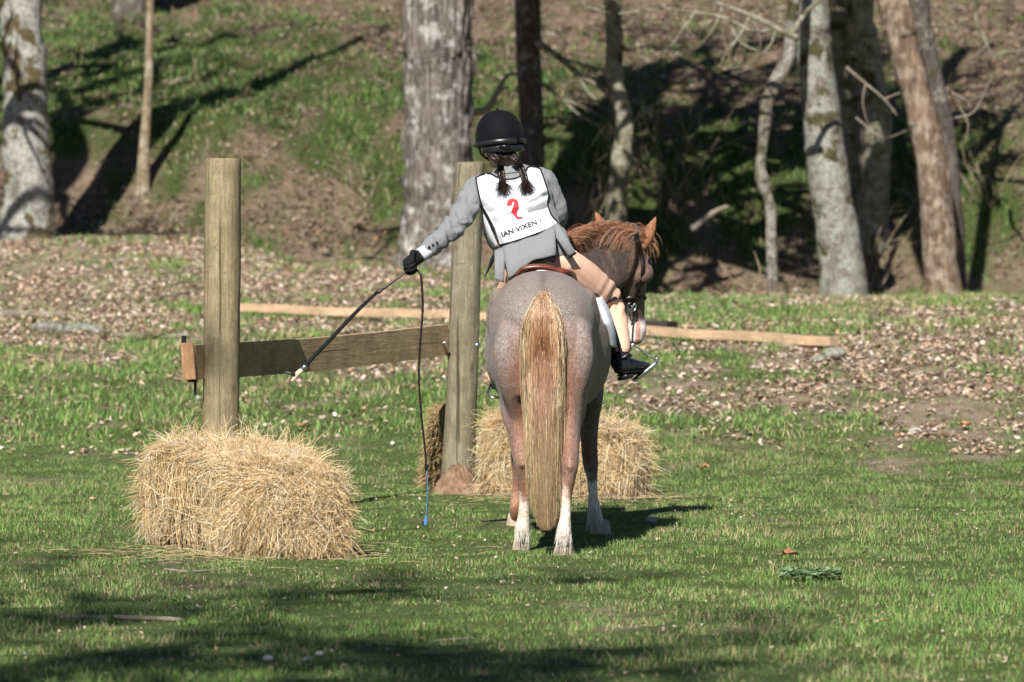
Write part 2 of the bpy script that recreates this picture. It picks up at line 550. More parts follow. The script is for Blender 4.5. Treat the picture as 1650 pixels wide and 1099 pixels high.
# roan coat: vertex colour for the large markings, fine mixed hairs by noise
t = NT('roan_coat', .62, .35)
co = t.co((1, 1, .35)); iso = t.co()
a = t.attr()
h1 = t.noise(co, 210, 4, .8); h2 = t.noise(co, 75, 5, .8); h3 = t.noise(iso, 14, 5, .65)
dk = t.mix(1.0, a, (.50, .40, .35), 'MULTIPLY')
lt = t.mix(1.0, t.mix(1.0, a, (1.45, 1.50, 1.55), 'MULTIPLY'), (.035, .032, .032), 'ADD')
c = t.mix(t.val(h1, .38, .64), dk, lt)
c = t.mix(t.val(h2, .46, .66, 0, .3), c, dk)
c = t.mix(t.val(h3, .45, .72, 0, .30), c, t.mix(1.0, a, (.75, .52, .42), 'MULTIPLY'))
t.color(c); t.bump(h2, .5, .006)
t.b.inputs['Sheen Weight'].default_value = .08
M['coat'] = t.m

# ================================================================== ground
def ground():
    xs = np.concatenate([np.arange(-300, -40, 20), np.arange(-40, -9, 1.5), np.arange(-9, 9.01, .11), np.arange(10.2, 40, 1.5), np.arange(41, 320, 20)])
    ys = np.concatenate([np.arange(-120, 0, 10), np.arange(0, 15, 1.0), np.arange(15, 34, .11), np.arange(34, 66, .13), np.arange(66.5, 90, 1.0), np.arange(91, 400, 12)])
    X, Y = np.meshgrid(xs, ys)
    Z = H(X, Y)
    L = litter(X.ravel(), Y.ravel(), Z.ravel())
    Z = Z + (fbm(X * 9, Y * 9, 2.0, 2) - .5) * .022
    n, m = X.shape
    idx = np.arange(n * m).reshape(n, m)
    F = np.stack([idx[:-1, :-1], idx[:-1, 1:], idx[1:, 1:], idx[1:, :-1]], -1).reshape(-1, 4)
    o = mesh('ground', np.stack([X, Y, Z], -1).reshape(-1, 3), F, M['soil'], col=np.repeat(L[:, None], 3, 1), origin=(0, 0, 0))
    tag(o, 'grassy field rising to a leaf littered wooded bank', kind='structure')


ground()


def scatter(n, d0, d1, margin=.9):
    """n random ground positions inside the widened view wedge"""
    d = rng.uniform(d0, d1, n * 2)
    keep = rng.random(n * 2) < d / d1
    d = d[keep][:n]
    hw = d * .1 + margin
    if margin > 3:      # the flanks only: the strips either side of the main wedge
        x = rng.choice([-1, 1], len(d)) * (d * .1 + .85 + rng.random(len(d)) * (margin - .85))
    else:
        x = rng.uniform(-1, 1, len(d)) * hw
    return x, d


def grass(name, dens, d0, d1, h0, h1, w, label, margin=.9, tone=1.0, lean=.75):
    area = ((d1 ** 2 - d0 ** 2) * .1) + 2 * margin * (d1 - d0)
    x, y = scatter(int(area * dens), d0, d1, margin)
    # tufts: pull a share of the blades together
    n = len(x)
    tuft = fbm(x * 6, y * 6, 3.0, 3)
    z = H(x, y)
    L = litter(x, y, z)
    bigt = fbm(x * .8, y * .5, 8.0, 3)
    keep = rng.random(n) > np.clip(L * 1.0, 0, .84)
    keep &= rng.random(n) < np.clip((tuft - .25) * 3.2, .42, 1)
    x, y, z, tuft, bigt = x[keep], y[keep], z[keep], tuft[keep], bigt[keep]
    n = len(x)
    hh = rng.uniform(h0, h1, n) * (0.45 + 1.3 * np.clip((tuft - .3) * 2, 0, 1)) * (.7 + .6 * np.clip((bigt - .3) * 2.2, 0, 1))
    ang = rng.uniform(0, 2 * math.pi, n); dirx, diry = np.cos(ang), np.sin(ang)
    ln = hh * rng.uniform(.15, 1, n) * lean * 1.6
    ww = w * rng.uniform(.6, 1.4, n)
    a2 = ang + math.pi / 2 + rng.normal(0, .5, n)
    px, py = np.cos(a2) * ww, np.sin(a2) * ww
    B = np.stack([x, y, z - .01], 1)
    mid = B + np.stack([dirx * ln * .35, diry * ln * .35, hh * .62], 1)
    tip = B + np.stack([dirx * ln, diry * ln, hh * rng.uniform(.75, 1.05, n)], 1)
    P = np.stack([px, py, np.zeros(n)], 1)
    V = np.stack([B - P, B + P, mid + P * .75, mid - P * .75, tip], 1).reshape(-1, 3)
    i = np.arange(n)[:, None] * 5
    F = np.vstack([i + [0, 1, 2], i + [0, 2, 3], i + [3, 2, 4]])
    hue = rng.random(n); v = rng.uniform(.75, 1.25, n) * (.8 + .5 * fbm(x * 2, y * 2, 6.0, 2))
    dry = (rng.random(n) < .13 + .25 * np.clip((fbm(x * 1.3, y * 1.0, 14.0, 3) - .48) * 5, 0, 1))
    C = np.stack([.112 + .090 * hue, .240 + .070 * hue, .056 + .026 * hue], 1) * v[:, None]
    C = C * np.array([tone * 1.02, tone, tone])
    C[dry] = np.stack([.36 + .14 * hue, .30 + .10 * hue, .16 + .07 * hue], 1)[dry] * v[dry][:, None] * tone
    o = mesh(name, V, F, M['grass'], col=np.repeat(C, 5, axis=0), smooth=False, origin=(0, (d0 + d1) / 2, 0))
    tag(o, label, 'grass', kind='stuff')


grass('lawn_grass', 5000, 16.0, 31.0, .014, .040, .0013, 'short bright green lawn grass of the near field', .9)
grass('slope_grass', 1900, 31.0, 50.9, .025, .070, .0030, 'patchy green grass among dry leaves on the rise', .9)
grass('bank_grass', 700, 50.9, 68.0, .04, .10, .007, 'blurred green grass patches on the wooded bank', 1.2, .66)  # low tone paints canopy shade into the bank blades


grass('lawn_grass', 800, 14.0, 31.0, .020, .050, .0026, 'thinner green grass on the flanks of the near field', 4.5)
grass('slope_grass', 380, 31.0, 50.9, .03, .080, .0055, 'thinner grass on the flanks of the rise', 5.5)
grass('bank_grass', 150, 50.9, 70.0, .05, .12, .012, 'thinner grass on the flanks of the wooded bank', 7.0, .62)  # same painted canopy dimming carried onto the flanks


def leaves(name, dens, d0, d1, s0, s1, label, base=.02, margin=.9, tone=1.0):
    area = ((d1 ** 2 - d0 ** 2) * .1) + 2 * margin * (d1 - d0)
    x, y = scatter(int(area * dens), d0, d1, margin)
    z = H(x, y); L = litter(x, y, z)
    keep = rng.random(len(x)) < np.clip(L, base, 1) * np.clip((fbm(x * 3.2, y * 2.2, 21.0, 3) - .30) * 3.4, .06, 1)
    x, y, z = x[keep], y[keep], z[keep]; n = len(x)
    s = rng.uniform(s0, s1, n)
    ang = rng.uniform(0, 2 * math.pi, n)
    u = np.stack([np.cos(ang), np.sin(ang), rng.normal(0, .35, n)], 1)
    w = np.stack([-np.sin(ang), np.cos(ang), rng.normal(0, .35, n)], 1)
    up = np.array([0, 0, 1.0])
    c = np.stack([x, y, z + .010 + rng.random(n) * s * .3], 1)
    curl = rng.uniform(-.05, .35, n)[:, None]
    S = s[:, None]
    wd = rng.uniform(.35, .6, n)[:, None]
    pts = [c - u * S * .5, c - u * S * .12 + w * S * wd * .8 + up * S * curl, c + u * S * .2 + w * S * wd * .6 + up * S * curl * .8, c + u * S * .55 + up * S * curl * .5,
           c + u * S * .15 - w * S * wd * .7 + up * S * curl * .9, c - u * S * .15 - w * S * wd * .75 + up * S * curl]
    V = np.stack(pts, 1).reshape(-1, 3)
    i = np.arange(n)[:, None] * 6
    F = np.vstack([i + [0, 1, 2], i + [0, 2, 3], i + [0, 3, 4], i + [0, 4, 5]])
    pal = np.array([(.43, .335, .25), (.35, .25, .18), (.22, .145, .10), (.38, .325, .285), (.42, .25, .15), (.14, .09, .06), (.37, .28, .21), (.54, .47, .40)])
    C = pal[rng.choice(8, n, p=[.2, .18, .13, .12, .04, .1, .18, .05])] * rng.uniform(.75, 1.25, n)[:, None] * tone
    o = mesh(name, V, F, M['leaf'], col=np.repeat(C, 6, axis=0), smooth=False, origin=(0, (d0 + d1) / 2, 0))
    tag(o, label, 'leaves', kind='stuff')


leaves('scattered_leaves', 420, 16.5, 31, .006, .020, 'few small dry leaves lying in the near lawn', .15)
leaves('slope_leaf_litter', 1000, 30, 51, .012, .046, 'tan leaf litter covering the rise behind the posts', .05, .9, 1.22)
leaves('bank_leaf_litter', 900, 51, 68, .018, .052, 'blurred brown leaf litter on the wooded bank', .24, 1.2, .80)  # leaf tone lowered too, as painted shade of the canopy


leaves('slope_leaf_litter', 260, 29, 51, .02, .06, 'leaf litter on the flanks of the rise', .05, 5.5)
leaves('bank_leaf_litter', 220, 51, 70, .03, .08, 'leaf litter on the flanks of the wooded bank', .12, 7.0, .85)  # flank leaves get painted canopy shade as well


# ================================================================== trees
def trunk_mesh(path, rad, seg=36, lump=.06, ridge=.05, seed=0, step=.06, twist=0.0):
    P = np.asarray(path, float); n = len(P)
    L = np.linalg.norm(np.diff(P, axis=0), axis=1).sum()
    A = catmull(np.column_stack([P, rad]), max(2, int(L / step / max(1, n - 1))))
    P, r = A[:, :3], A[:, 3]
    T = np.gradient(P, axis=0); T /= np.linalg.norm(T, axis=1)[:, None]
    U = np.array([1.0, 0, 0]) - T[:, :1] * T; U /= np.linalg.norm(U, axis=1)[:, None]
    W = np.cross(T, U)
    th = np.linspace(0, 2 * math.pi, seg, endpoint=False)
    c, s = np.cos(th)[None, :], np.sin(th)[None, :]
    h = np.linspace(0, L, len(P))[:, None]
    lumps = fbm(c * 1.3 + seed, s * 1.3 + seed * 2, h * 1.1, 3) - .5 + (fbm(c * 3 + seed, s * 3, h * 6, 3) - .5) * .45
    fr = 10 if ridge > .08 else 5
    rid = np.abs(fbm(c * fr + seed, s * fr, h * 1.1 + seed, 3) - .5) * 2
    rr = r[:, None] * (1 + lumps * lump * 4 + (rid - .25) * ridge * 3)
    V = P[:, None] + (rr * c)[..., None] * U[:, None] + (rr * s)[..., None] * W[:, None]
    m = len(P); idx = np.arange(m * seg).reshape(m, seg)
    F = np.stack([idx[:-1], np.roll(idx[:-1], -1, 1), np.roll(idx[1:], -1, 1), idx[1:]], -1).reshape(-1, 4)
    F = [tuple(f) for f in F] + [tuple(idx[-1])]
    return V.reshape(-1, 3), F, P, r


def branches(mb, start, direction, length, r, depth, rnd, droop=.0, kink=.28):
    n = max(4, int(length / .22)); P = [np.array(start, float)]; d = np.array(direction, float); d /= np.linalg.norm(d)
    for i in range(n):
        d = d + np.array([rnd.gauss(0, kink * .5), rnd.gauss(0, kink * .5), rnd.gauss(0, kink * .4) - droop * .1]); d /= np.linalg.norm(d)
        P.append(P[-1] + d * length / n)
    P = np.array(P); rad = np.linspace(r, r * .25, len(P))
    mb.add(*tube(P, rad, seg=6 if r > .02 else 4, n=1))
    if depth > 0:
        for k in range(rnd.randint(3, 5)):
            j = rnd.randint(max(1, len(P) // 4), len(P) - 1)
            dd = (P[j] - P[j - 1]); dd /= np.linalg.norm(dd)
            v = np.array([rnd.gauss(0, 1), rnd.gauss(0, 1), rnd.gauss(.15, .8)]); v -= v.dot(dd) * dd; v /= np.linalg.norm(v)
            branches(mb, P[j], dd * .7 + v * .8, length * rnd.uniform(.4, .65), rad[j] * .6, depth - 1, rnd, droop, kink)


def tree(name, px, d, label, mat, top=11.0, seed=0, ridge=.05, lump=.05, lean=(0, 0), flare=1.25, nb=7, group='trees on the wooded bank', crownfrom=.45, base=None, bl=2.4, extra=None, leafy=0):
    """px: (x, y, width) photo pixels down the visible trunk, top to bottom"""
    pts, rad = [], []
    for x, y, w in px:
        pts.append(at(x, y, d)); rad.append(w / 2 / FPX * d)
    bx = pts[-1]
    g = float(H(bx[0], bx[1])) - .12
    if bx[2] > g + .05:
        dx = (pts[-1] - pts[-2]) / (pts[-2][2] - pts[-1][2] + 1e-6)
        k = min(1.0, .6); pts.append(np.array([bx[0] + dx[0] * (bx[2] - g) * k, bx[1], g])); rad.append(rad[-1] * flare)
    else:
        pts[-1] = np.array([bx[0], bx[1], min(bx[2], g)])
    pts, rad = pts[::-1], rad[::-1]
    tp = pts[-1]; v = (pts[-1] - pts[-2]); v /= np.linalg.norm(v)
    for k in (1, 2, 3):
        hgt = (top - tp[2]) * k / 3
        pts.append(tp + np.array([v[0] / max(v[2], .3) * hgt * .6 + lean[0] * k, lean[1] * k, hgt])); rad.append(rad[len(px) - 1 if False else -1] * (.86, .72, .45)[k - 1] if k == 1 else rad[-1] * .62)
    loc = np.array([pts[0][0], pts[0][1], float(H(pts[0][0], pts[0][1]))])
    root = empty(name, loc, label, 'tree', group)
    V, F, P, r = trunk_mesh(pts, rad, seed=seed, ridge=ridge, lump=lump, seg=(110 if ridge > .08 else 44) if max(rad) > .12 else 14)
    mesh('trunk', V, F, mat, root)
    rnd = random.Random(seed); mb = MB()
    zt = P[-1][2]
    for k in range(nb):
        f = crownfrom + (1 - crownfrom) * (k + .5) / nb
        j = min(len(P) - 2, int(f * len(P)))
        if P[j][2] < EYE + 313 / FPX * d + .3: continue
        a = rnd.uniform(0, 2 * math.pi)
        branches(mb, P[j], (math.cos(a), math.sin(a), rnd.uniform(.35, .9)), bl * rnd.uniform(.7, 1.2), max(.012, r[j] * .45), 3, rnd)
    branches(mb, P[-2], (0.1, 0, 1), bl * .8, r[-2] * .8, 3, rnd)
    if extra: extra(mb, root)
    mb.build('crown', mat, root)
    if leafy:  # leaf clumps added to the bare crowns, above the view, to shade the gully
        V0 = np.vstack(mb.v); V0 = V0[V0[:, 2] > EYE + 313 / FPX * V0[:, 1] + .45]
        c = V0[rng.integers(0, len(V0), leafy)] + rng.normal(0, .10, (leafy, 3))
        u = rng.normal(size=(leafy, 3)) * .055; w = rng.normal(size=(leafy, 3)) * .055
        tone = np.repeat(np.array([[.06, .10, .02]]) * rng.uniform(.6, 1.4, (leafy, 1)), 4, axis=0)
        mesh('unseen_foliage', np.stack([c - u, c + w, c + u, c - w], 1).reshape(-1, 3), np.arange(leafy * 4).reshape(-1, 4), M['leaf'], root, smooth=False, col=tone)
    return root


def pxpath(pts, d):
    return np.array([at(x, y, d if len(q) == 0 else q[0]) for x, y, *q in pts])


def limber(spec, seed):
    def f(mb, root):
        rnd = random.Random(seed)
        for (x, y, z, dx, dy, dz, L, r_) in spec:
            branches(mb, (x, y, z), (dx, dy, dz), L, r_ * 1.35, 3, rnd, kink=.22)
    return f


limbs = limber(((-.55, 47.6, 4.3, 1, .2, .55, 3.4, .17), (-.55, 47.6, 5.6, 1, -.1, .35, 3.2, .16), (-.5, 47.6, 6.9, 1, .3, .2, 3.0, .15), (-.5, 47.6, 7.6, .8, -.4, .8, 3.0, .14)), 5)
limbs2 = limber(((2.75, 47.9, 4.0, -1, .2, .35, 2.6, .16), (2.7, 47.9, 4.9, -1, -.3, .3, 2.8, .15), (2.65, 48, 6.0, -1, .2, .2, 2.6, .14), (2.65, 48, 5.2, .8, .2, .5, 2.4, .13), (2.6, 48, 7.0, -1, -.1, .1, 2.8, .13)), 6)
limbs3 = limber(((1.1, 50.1, 3.9, .9, .1, .7, 2.2, .11), (1.1, 50.1, 4.4, -.7, .1, .7, 2.0, .10), (1.1, 50.1, 5.0, 1, -.1, .4, 2.2, .10)), 8)


M['bark_white'] = bark('pale_lichen_bark', (.14, .13, .11), (.29, .28, .25), (.42, .42, .38), .5, .62, mossc=(.10, .07, .025))
M['bark_ridged'] = bark('ridged_grey_brown_bark', (.055, .043, .035), (.26, .225, .20), (.46, .44, .42), .12, 0, 1.3, fs=.12)
M['bark_dark'] = bark('dark_bark', (.05, .042, .036), (.15, .125, .11), (.30, .28, .25), .1, .2)
M['bark_sapling'] = bark('tan_sapling_bark', (.16, .12, .07), (.32, .25, .16), (.42, .36, .27), .3, .35)
M['bark_lichen'] = bark('grey_green_lichen_bark', (.12, .10, .08), (.25, .22, .19), (.34, .355, .30), .42, .45)
M['bark_knob'] = bark('knobbly_grey_bark', (.07, .055, .04), (.21, .18, .14), (.36, .34, .30), .3, .45)
M['bark_olive'] = bark('olive_bark', (.11, .10, .06), (.24, .215, .15), (.34, .32, .25), .4, .4)
M['bark_cedar'] = bark('shaggy_strip_bark', (.085, .052, .034), (.27, .19, .135), (.36, .29, .23), .3, 0, .8, fs=.15)

tree('pale_tree', [(38, -10, 66), (40, 100, 70), (42, 200, 74), (45, 300, 80), (45, 360, 88), (45, 392, 98)], 49.8, 'thick pale lichen covered trunk with brown moss patches at far left edge', M['bark_white'], 12, 11, .02, .05, (.3, .2), nb=9)
tree('sapling', [(242, -10, 13), (241, 60, 13), (240, 120, 14), (236, 190, 16), (232, 250, 19), (230, 300, 24)], 52.2, 'thin tan sapling between the pale trunk and the left post', M['bark_sapling'], 8, 12, .02, .05, nb=5, bl=1.2, flare=1.3)
tree('ridged_tree', [(707, -10, 112), (706, 100, 110), (706, 200, 108), (708, 300, 110), (706, 380, 122), (704, 440, 142), (702, 478, 168)], 47.6, 'broad ridged grey brown trunk behind the right post', M['bark_ridged'], 14, 13, .10, .04, (.2, .3), nb=10, bl=3, extra=limbs, leafy=900)
tree('dark_tree', [(850, -10, 40), (852, 100, 40), (856, 200, 40), (858, 300, 42), (858, 420, 46)], 50.8, 'dark shaded trunk directly behind the riding helmet', M['bark_dark'], 12, 14, .06, .05, nb=7)
tree('slim_tree', [(986, -10, 24), (990, 60, 27), (991, 130, 30), (1006, 190, 28), (1001, 260, 32), (994, 340, 36), (990, 420, 40)], 50.1, 'slim crooked grey tan trunk above the pony mane', M['bark_olive'], 9, 15, .02, .10, nb=6, bl=1.6, extra=limbs3, leafy=1600)
tree('crooked_tree', [(1276, 50, 18), (1271, 92, 22), (1246, 142, 25), (1236, 165, 22), (1231, 215, 18), (1225, 262, 16), (1229, 292, 24), (1238, 318, 18), (1242, 345, 19), (1243, 400, 18), (1246, 485, 21)], 47.3, 'spindly crooked trunk just left of the big lichen trunk', M['bark_knob'], 6.5, 16, .03, .16, nb=4, bl=1.3, crownfrom=.6)
tree('lichen_tree', [(1302, -10, 52), (1310, 60, 54), (1325, 200, 62), (1338, 300, 66), (1350, 380, 68), (1360, 490, 84)], 47.9, 'thick leaning trunk with grey green lichen right of centre', M['bark_lichen'], 12, 17, .02, .05, (-.3, .2), nb=9, extra=limbs2, leafy=1800)
tree('forked_tree', [(1385, -10, 44), (1392, 60, 46), (1400, 130, 50), (1412, 200, 48), (1412, 280, 46), (1404, 345, 56)], 52.0, 'dim mossy trunk between the lichen trunk and the leaning trunk', M['bark_olive'], 10, 18, .03, .09, (.2, 0), nb=6)
tree('mossy_tree', [(1352, -10, 34), (1360, 90, 36), (1372, 200, 38), (1378, 330, 44)], 52.4, 'faint thin trunk half hidden behind the lichen trunk', M['bark_olive'], 9, 28, .03, .06, (.1, 0), nb=4)
tree('leaning_tree', [(1437, -10, 52), (1452, 60, 48), (1480, 160, 46), (1500, 250, 50), (1509, 340, 52), (1515, 420, 56), (1520, 485, 66)], 47.4, 'leaning brown trunk with shaggy strip bark at right', M['bark_cedar'], 12, 19, .06, .04, (-.4, .2), nb=8)
tree('twin_stem_tree', [(1484, -10, 26), (1492, 60, 26), (1512, 150, 26), (1530, 240, 24), (1536, 330, 30), (1540, 430, 34)], 48.3, 'dark mossy stem behind the leaning brown trunk', M['bark_dark'], 9, 20, .05, .08, (.1, 0), nb=4)
# trees outside the frame whose shadows fall into it
_hl = [(-11.5, 50, 'bark_white', 61), (-7.6, 45.5, 'bark_ridged', 62), (-6.6, 52.5, 'bark_dark', 63), (7.4, 46, 'bark_lichen', 64), (6.6, 57, 'bark_dark', 65), (-4.8, 64.5, 'bark_dark', 66), (3.2, 68, 'bark_olive', 67), (0.2, 71, 'bark_ridged', 68), (-9, 60, 'bark_white', 69), (-6.15, 47, 'bark_ridged', 70)]


def wild_tree(name, x, y, mat, seed, h, r, label, group, bl=2.6, nb=11, frm=.3, leafy=0):
    g = float(H(x, y)) - .1; rnd = random.Random(seed)
    pts = [np.array([x, y, g])]
    for k in range(1, 7):
        pts.append(np.array([x + rnd.gauss(0, .12) * k, y + rnd.gauss(0, .12) * k, g + h * k / 6]))
    rad = [r * 1.3, r, r * .9, r * .8, r * .65, r * .45, r * .2]
    root = empty(name, (x, y, g + .1), label, 'tree', group)
    V, F, P, rr = trunk_mesh(pts, rad, seed=seed, seg=20)
    mesh('trunk', V, F, M[mat], root)
    mb = MB(); tips = []
    for k in range(nb):
        j = int((frm + (1 - frm) * k / nb) * (len(P) - 1)); a = k * 2.4 + rnd.random()
        branches(mb, P[j], (math.cos(a), math.sin(a), rnd.uniform(.2, .8)), bl * rnd.uniform(.7, 1.2), rr[j] * .5 + .01, 3, rnd)
    n0 = mb.n
    cr = mb.build('crown', M[mat], root)
    if leafy:
        V0 = np.vstack(mb.v); c = V0[rng.integers(0, len(V0), leafy)] + rng.normal(0, .12, (leafy, 3))
        u = rng.normal(size=(leafy, 3)) * .05; w = rng.normal(size=(leafy, 3)) * .05
        LV = np.stack([c - u, c + w, c + u, c - w], 1).reshape(-1, 3)
        C = np.repeat(np.array([[.05, .09, .02]]) * rng.uniform(.6, 1.4, (leafy, 1)), 4, axis=0)
        mesh('unseen_foliage', LV, np.arange(leafy * 4).reshape(-1, 4), M['leaf'], root, smooth=False, col=C)
    return root


for i, (x, y, m, s) in enumerate(_hl):
    wild_tree('bare_tree', x, y, m, s, 12, .22, ['grey bare tree far out on the left bank', 'ridged bare tree left of the pale trunk', 'dark bare tree behind the pale trunk at left', 'lichen spotted bare tree beyond the right edge', 'dark bare tree on the right bank beyond the leaning trunk', 'dark bare tree high on the bank at left', 'olive bare tree high on the bank at right', 'ridged bare tree high on the bank in the middle', 'pale bare tree up the left bank', 'ridged bare tree just past the left edge of the view'][i], 'bare trees around the clearing')
for i, (x, y, s, h, lf) in enumerate([(-6.0, 2.2, 71, 15, 3800), (-4.4, 6.4, 72, 12.5, 1000), (-8.5, -4, 73, 14.5, 1500)]):
    wild_tree('bare_tree', x, y, 'bark_ridged', s, h, .2, ['tall bare tree left of the near field', 'bare tree beside the near field, closest to the gate', 'bare tree behind the viewpoint'][i], 'bare trees around the clearing', 2.6, 12, .55, lf)


def twigs(name, items, label, mat, cat='branch', group=None, n=3):
    mb = MB()
    for d, r, pts in items:
        P = pxpath(pts, d)
        mb.add(*tube(P, np.linspace(r, r * .35, len(P)), seg=7, n=n))
    o = mb.build(name, mat)
    tag(o, label, cat, group)
    return o


# dead branches hung in the trees and lying about
twigs('dead_branch', [(49.5, .045, [(755, 182), (785, 176), (800, 150), (815, 124), (832, 118)]), (49.5, .03, [(800, 150), (812, 141), (820, 142)])], 'pale curved dead branch just above and left of the helmet', M['stick'])
twigs('dead_branch', [(50.5, .04, [(868, 70), (900, 92), (930, 118), (965, 140), (985, 160)]), (50.5, .02, [(900, 92), (925, 100), (960, 110), (1000, 128)]), (50.5, .018, [(930, 118), (950, 152), (975, 165), (1010, 160)]), (50.5, .02, [(868, 130), (905, 160), (940, 190), (985, 208)]), (50.5, .014, [(905, 160), (930, 168), (975, 190)])], 'tangle of thin grey dead branches left of the slim trunk', M['bark_olive'])
twigs('dead_branch', [(46.6, .036, [(1282, 60), (1250, 45), (1210, 25), (1165, 8), (1120, -8)]), (46.6, .02, [(1250, 45), (1215, 52), (1170, 30), (1120, 20), (1060, 14), (1000, 22), (955, 14), (925, -5)]), (46.6, .02, [(1210, 25), (1190, 60), (1168, 88), (1160, 108)]), (46.6, .016, [(1120, 20), (1092, 60), (1080, 75)]), (46.6, .018, [(1170, 30), (1195, 70), (1240, 88)]), (46.6, .03, [(1276, 55), (1300, 18), (1330, -6)]), (46.6, .012, [(1165, 8), (1150, 45), (1130, 70)]), (46.6, .010, [(1210, 25), (1225, 60), (1222, 95)]), (46.6, .010, [(1092, 18), (1110, 50), (1122, 60)]), (46.6, .012, [(1250, 45), (1240, 75), (1205, 110), (1180, 118)])], 'long bare branch arching across the top from the crooked trunk', M['bark_olive'])
twigs('dead_branch', [(50, .028, [(1568, -5), (1576, 40), (1590, 70), (1598, 95)]), (50, .015, [(1598, 92), (1620, 84), (1655, 80)]), (50, .014, [(1590, 72), (1575, 88), (1560, 95)])], 'thin drooping twig hanging at the upper right corner', M['bark_olive'])
twigs('dead_branch', [(47, .016, [(1365, 110), (1395, 135), (1425, 160), (1445, 185)]), (47, .010, [(1395, 135), (1390, 165), (1398, 200)]), (47, .010, [(1425, 160), (1450, 150), (1470, 155)]), (47, .010, [(1380, 190), (1410, 215), (1430, 222), (1460, 210)])], 'thin broken branch between the lichen trunk and the leaning trunk', M['stick'])
twigs('dead_branch', [(47, .012, [(1535, 150), (1560, 160), (1600, 150)]), (47, .010, [(1540, 190), (1570, 180), (1590, 140), (1600, 120)]), (47, .010, [(1545, 170), (1560, 200), (1555, 230)])], 'thin side twigs just right of the leaning brown trunk', M['stick'])
twigs('dead_branch', [(51, .02, [(1015, 210), (1030, 185), (1070, 175), (1110, 168)]), (51, .014, [(1030, 185), (1050, 170), (1075, 150)]), (51, .014, [(1018, 160), (1045, 175), (1065, 195)])], 'small bare side branch right of the slim trunk', M['bark_olive'])
twigs('fallen_log', [(47.2, .075, [(492, 492), (505, 475), (518, 462), (532, 443)]), (47.2, .03, [(532, 443), (540, 430), (536, 418)])], 'short grey broken log standing up out of the leaves behind the left post', M['stick'], 'log')
twigs('fallen_log', [(50.8, .045, [(1118, 366), (1135, 352), (1158, 338), (1172, 333)])], 'pale broken log lying in the shaded gully left of the crooked trunk', M['stick'], 'log')
twigs('fallen_log', [(52.5, .09, [(1560, 372), (1600, 400), (1640, 425), (1700, 470)])], 'brown log sloping down behind the leaning trunk at right edge', M['bark_cedar'], 'log')
twigs('bare_shrub', [(51.5, .012, [(1100, 265), (1108, 230), (1096, 190), (1090, 160)]), (53, .012, [(1108, 230), (1125, 205), (1130, 175)]), (53, .01, [(1100, 265), (1085, 235), (1072, 215)])], 'wispy bare shrub on the bank right of the slim trunk', M['bark_sapling'], 'shrub')
twigs('bare_shrub', [(46.2, .012, [(1212, 470), (1225, 440), (1215, 405)]), (46.2, .01, [(1212, 470), (1180, 450), (1158, 420)]), (46.2, .01, [(1180, 484), (1150, 470), (1120, 478)])], 'low bare twiggy shrub at the foot of the crooked trunk', M['bark_sapling'], 'shrub')


def shrub(x, y, d, h, label, seed, n=7):
    rnd = random.Random(seed); mb = MB(); b = at(x, y, d); b[2] = float(H(b[0], b[1])) - .03
    for k in range(n):
        a = rnd.uniform(0, 6.28)
        branches(mb, b + np.array([rnd.gauss(0, .05), rnd.gauss(0, .05), 0]), (math.cos(a) * .45, math.sin(a) * .3, 1), h * rnd.uniform(.6, 1), .010, 2, rnd, kink=.3)
    tag(mb.build('bare_shrub', M['bark_sapling']), label, 'shrub', 'bare twiggy shrubs on the bank')


for q in ((1075, 300, 52.3, 1.5, 'tall wispy bare shrub in the gully behind the pony ears', 31), (1400, 380, 51.2, 1.4, 'bare shrub between the lichen trunk and the leaning trunk', 32),
          (1590, 330, 52.4, 1.2, 'bare shrub on the bank at the right edge', 33), (930, 330, 51.8, 1.3, 'bare shrub on the bank between the dark trunk and the slim trunk', 34),
          (590, 330, 52.2, .7, 'small bare shrub on the bank left of the ridged trunk', 35), (1180, 150, 57.5, 1.2, 'bare shrub high on the bank near the top of the view', 36)):
    shrub(*q)


def on_ground(pts, d0, r=.03, lift=.6):
    out = []
    for x, y, *q in pts:
        lo, hi = 15.0, 70.0
        # first hit of the view ray with the terrain
        ds = np.arange(d0 - 6, d0 + 8, .05)
        X = (x - 825) / FPX * ds; Zr = EYE - (y - 313) / FPX * ds
        k = np.argmax(Zr <= H(X, ds))
        dd = ds[k] if Zr[k] <= H(X, ds)[k] else d0
        out.append([(x - 825) / FPX * dd, dd, float(H((x - 825) / FPX * dd, dd)) + r * lift])
    return np.array(out)


def ground_stick(name, pts, d0, r, label, mat, cat, taper=.5, seg=9):
    P = on_ground(pts, d0, r)
    V, F = tube(P, np.linspace(r, r * taper, len(P)), seg=seg, n=4)
    V = V + (fbm(V[:, 0] * 25, V[:, 1] * 9, V[:, 2] * 25, 2)[:, None] - .5) * r * .7
    return tag(mesh(name, V, F, mat), label, cat)


ground_stick('stick', [(238, 490), (262, 482), (300, 474), (345, 462)], 38, .02, 'thin pale stick sloping up to the left post', M['stick'], 'stick')
ground_stick('stick', [(105, 496), (130, 486), (165, 484), (205, 492)], 38, .014, 'thin bowed twig among leaves above the grey branch', M['stick'], 'stick')
ground_stick('fallen_branch', [(0, 516), (35, 514), (75, 513), (102, 514)], 36, .045, 'grey brown fallen branch at the left edge', M['stick'], 'branch', .7)
ground_stick('fallen_branch', [(62, 534), (95, 535), (130, 536), (160, 538)], 35, .045, 'pale grey lichen branch lying in leaves left of the left post', M['bark_lichen'], 'branch', .8)
ground_stick('fallen_branch', [(165, 542), (200, 546), (245, 548), (300, 546)], 35, .03, 'dark olive branch between the grey branch and the left post', M['bark_olive'], 'branch', .6)
ground_stick('stick', [(95, 998), (150, 998), (200, 1000), (290, 1002)], 19, .012, 'flat bleached stick in the shaded grass at lower left', M['stick'], 'stick', .7)
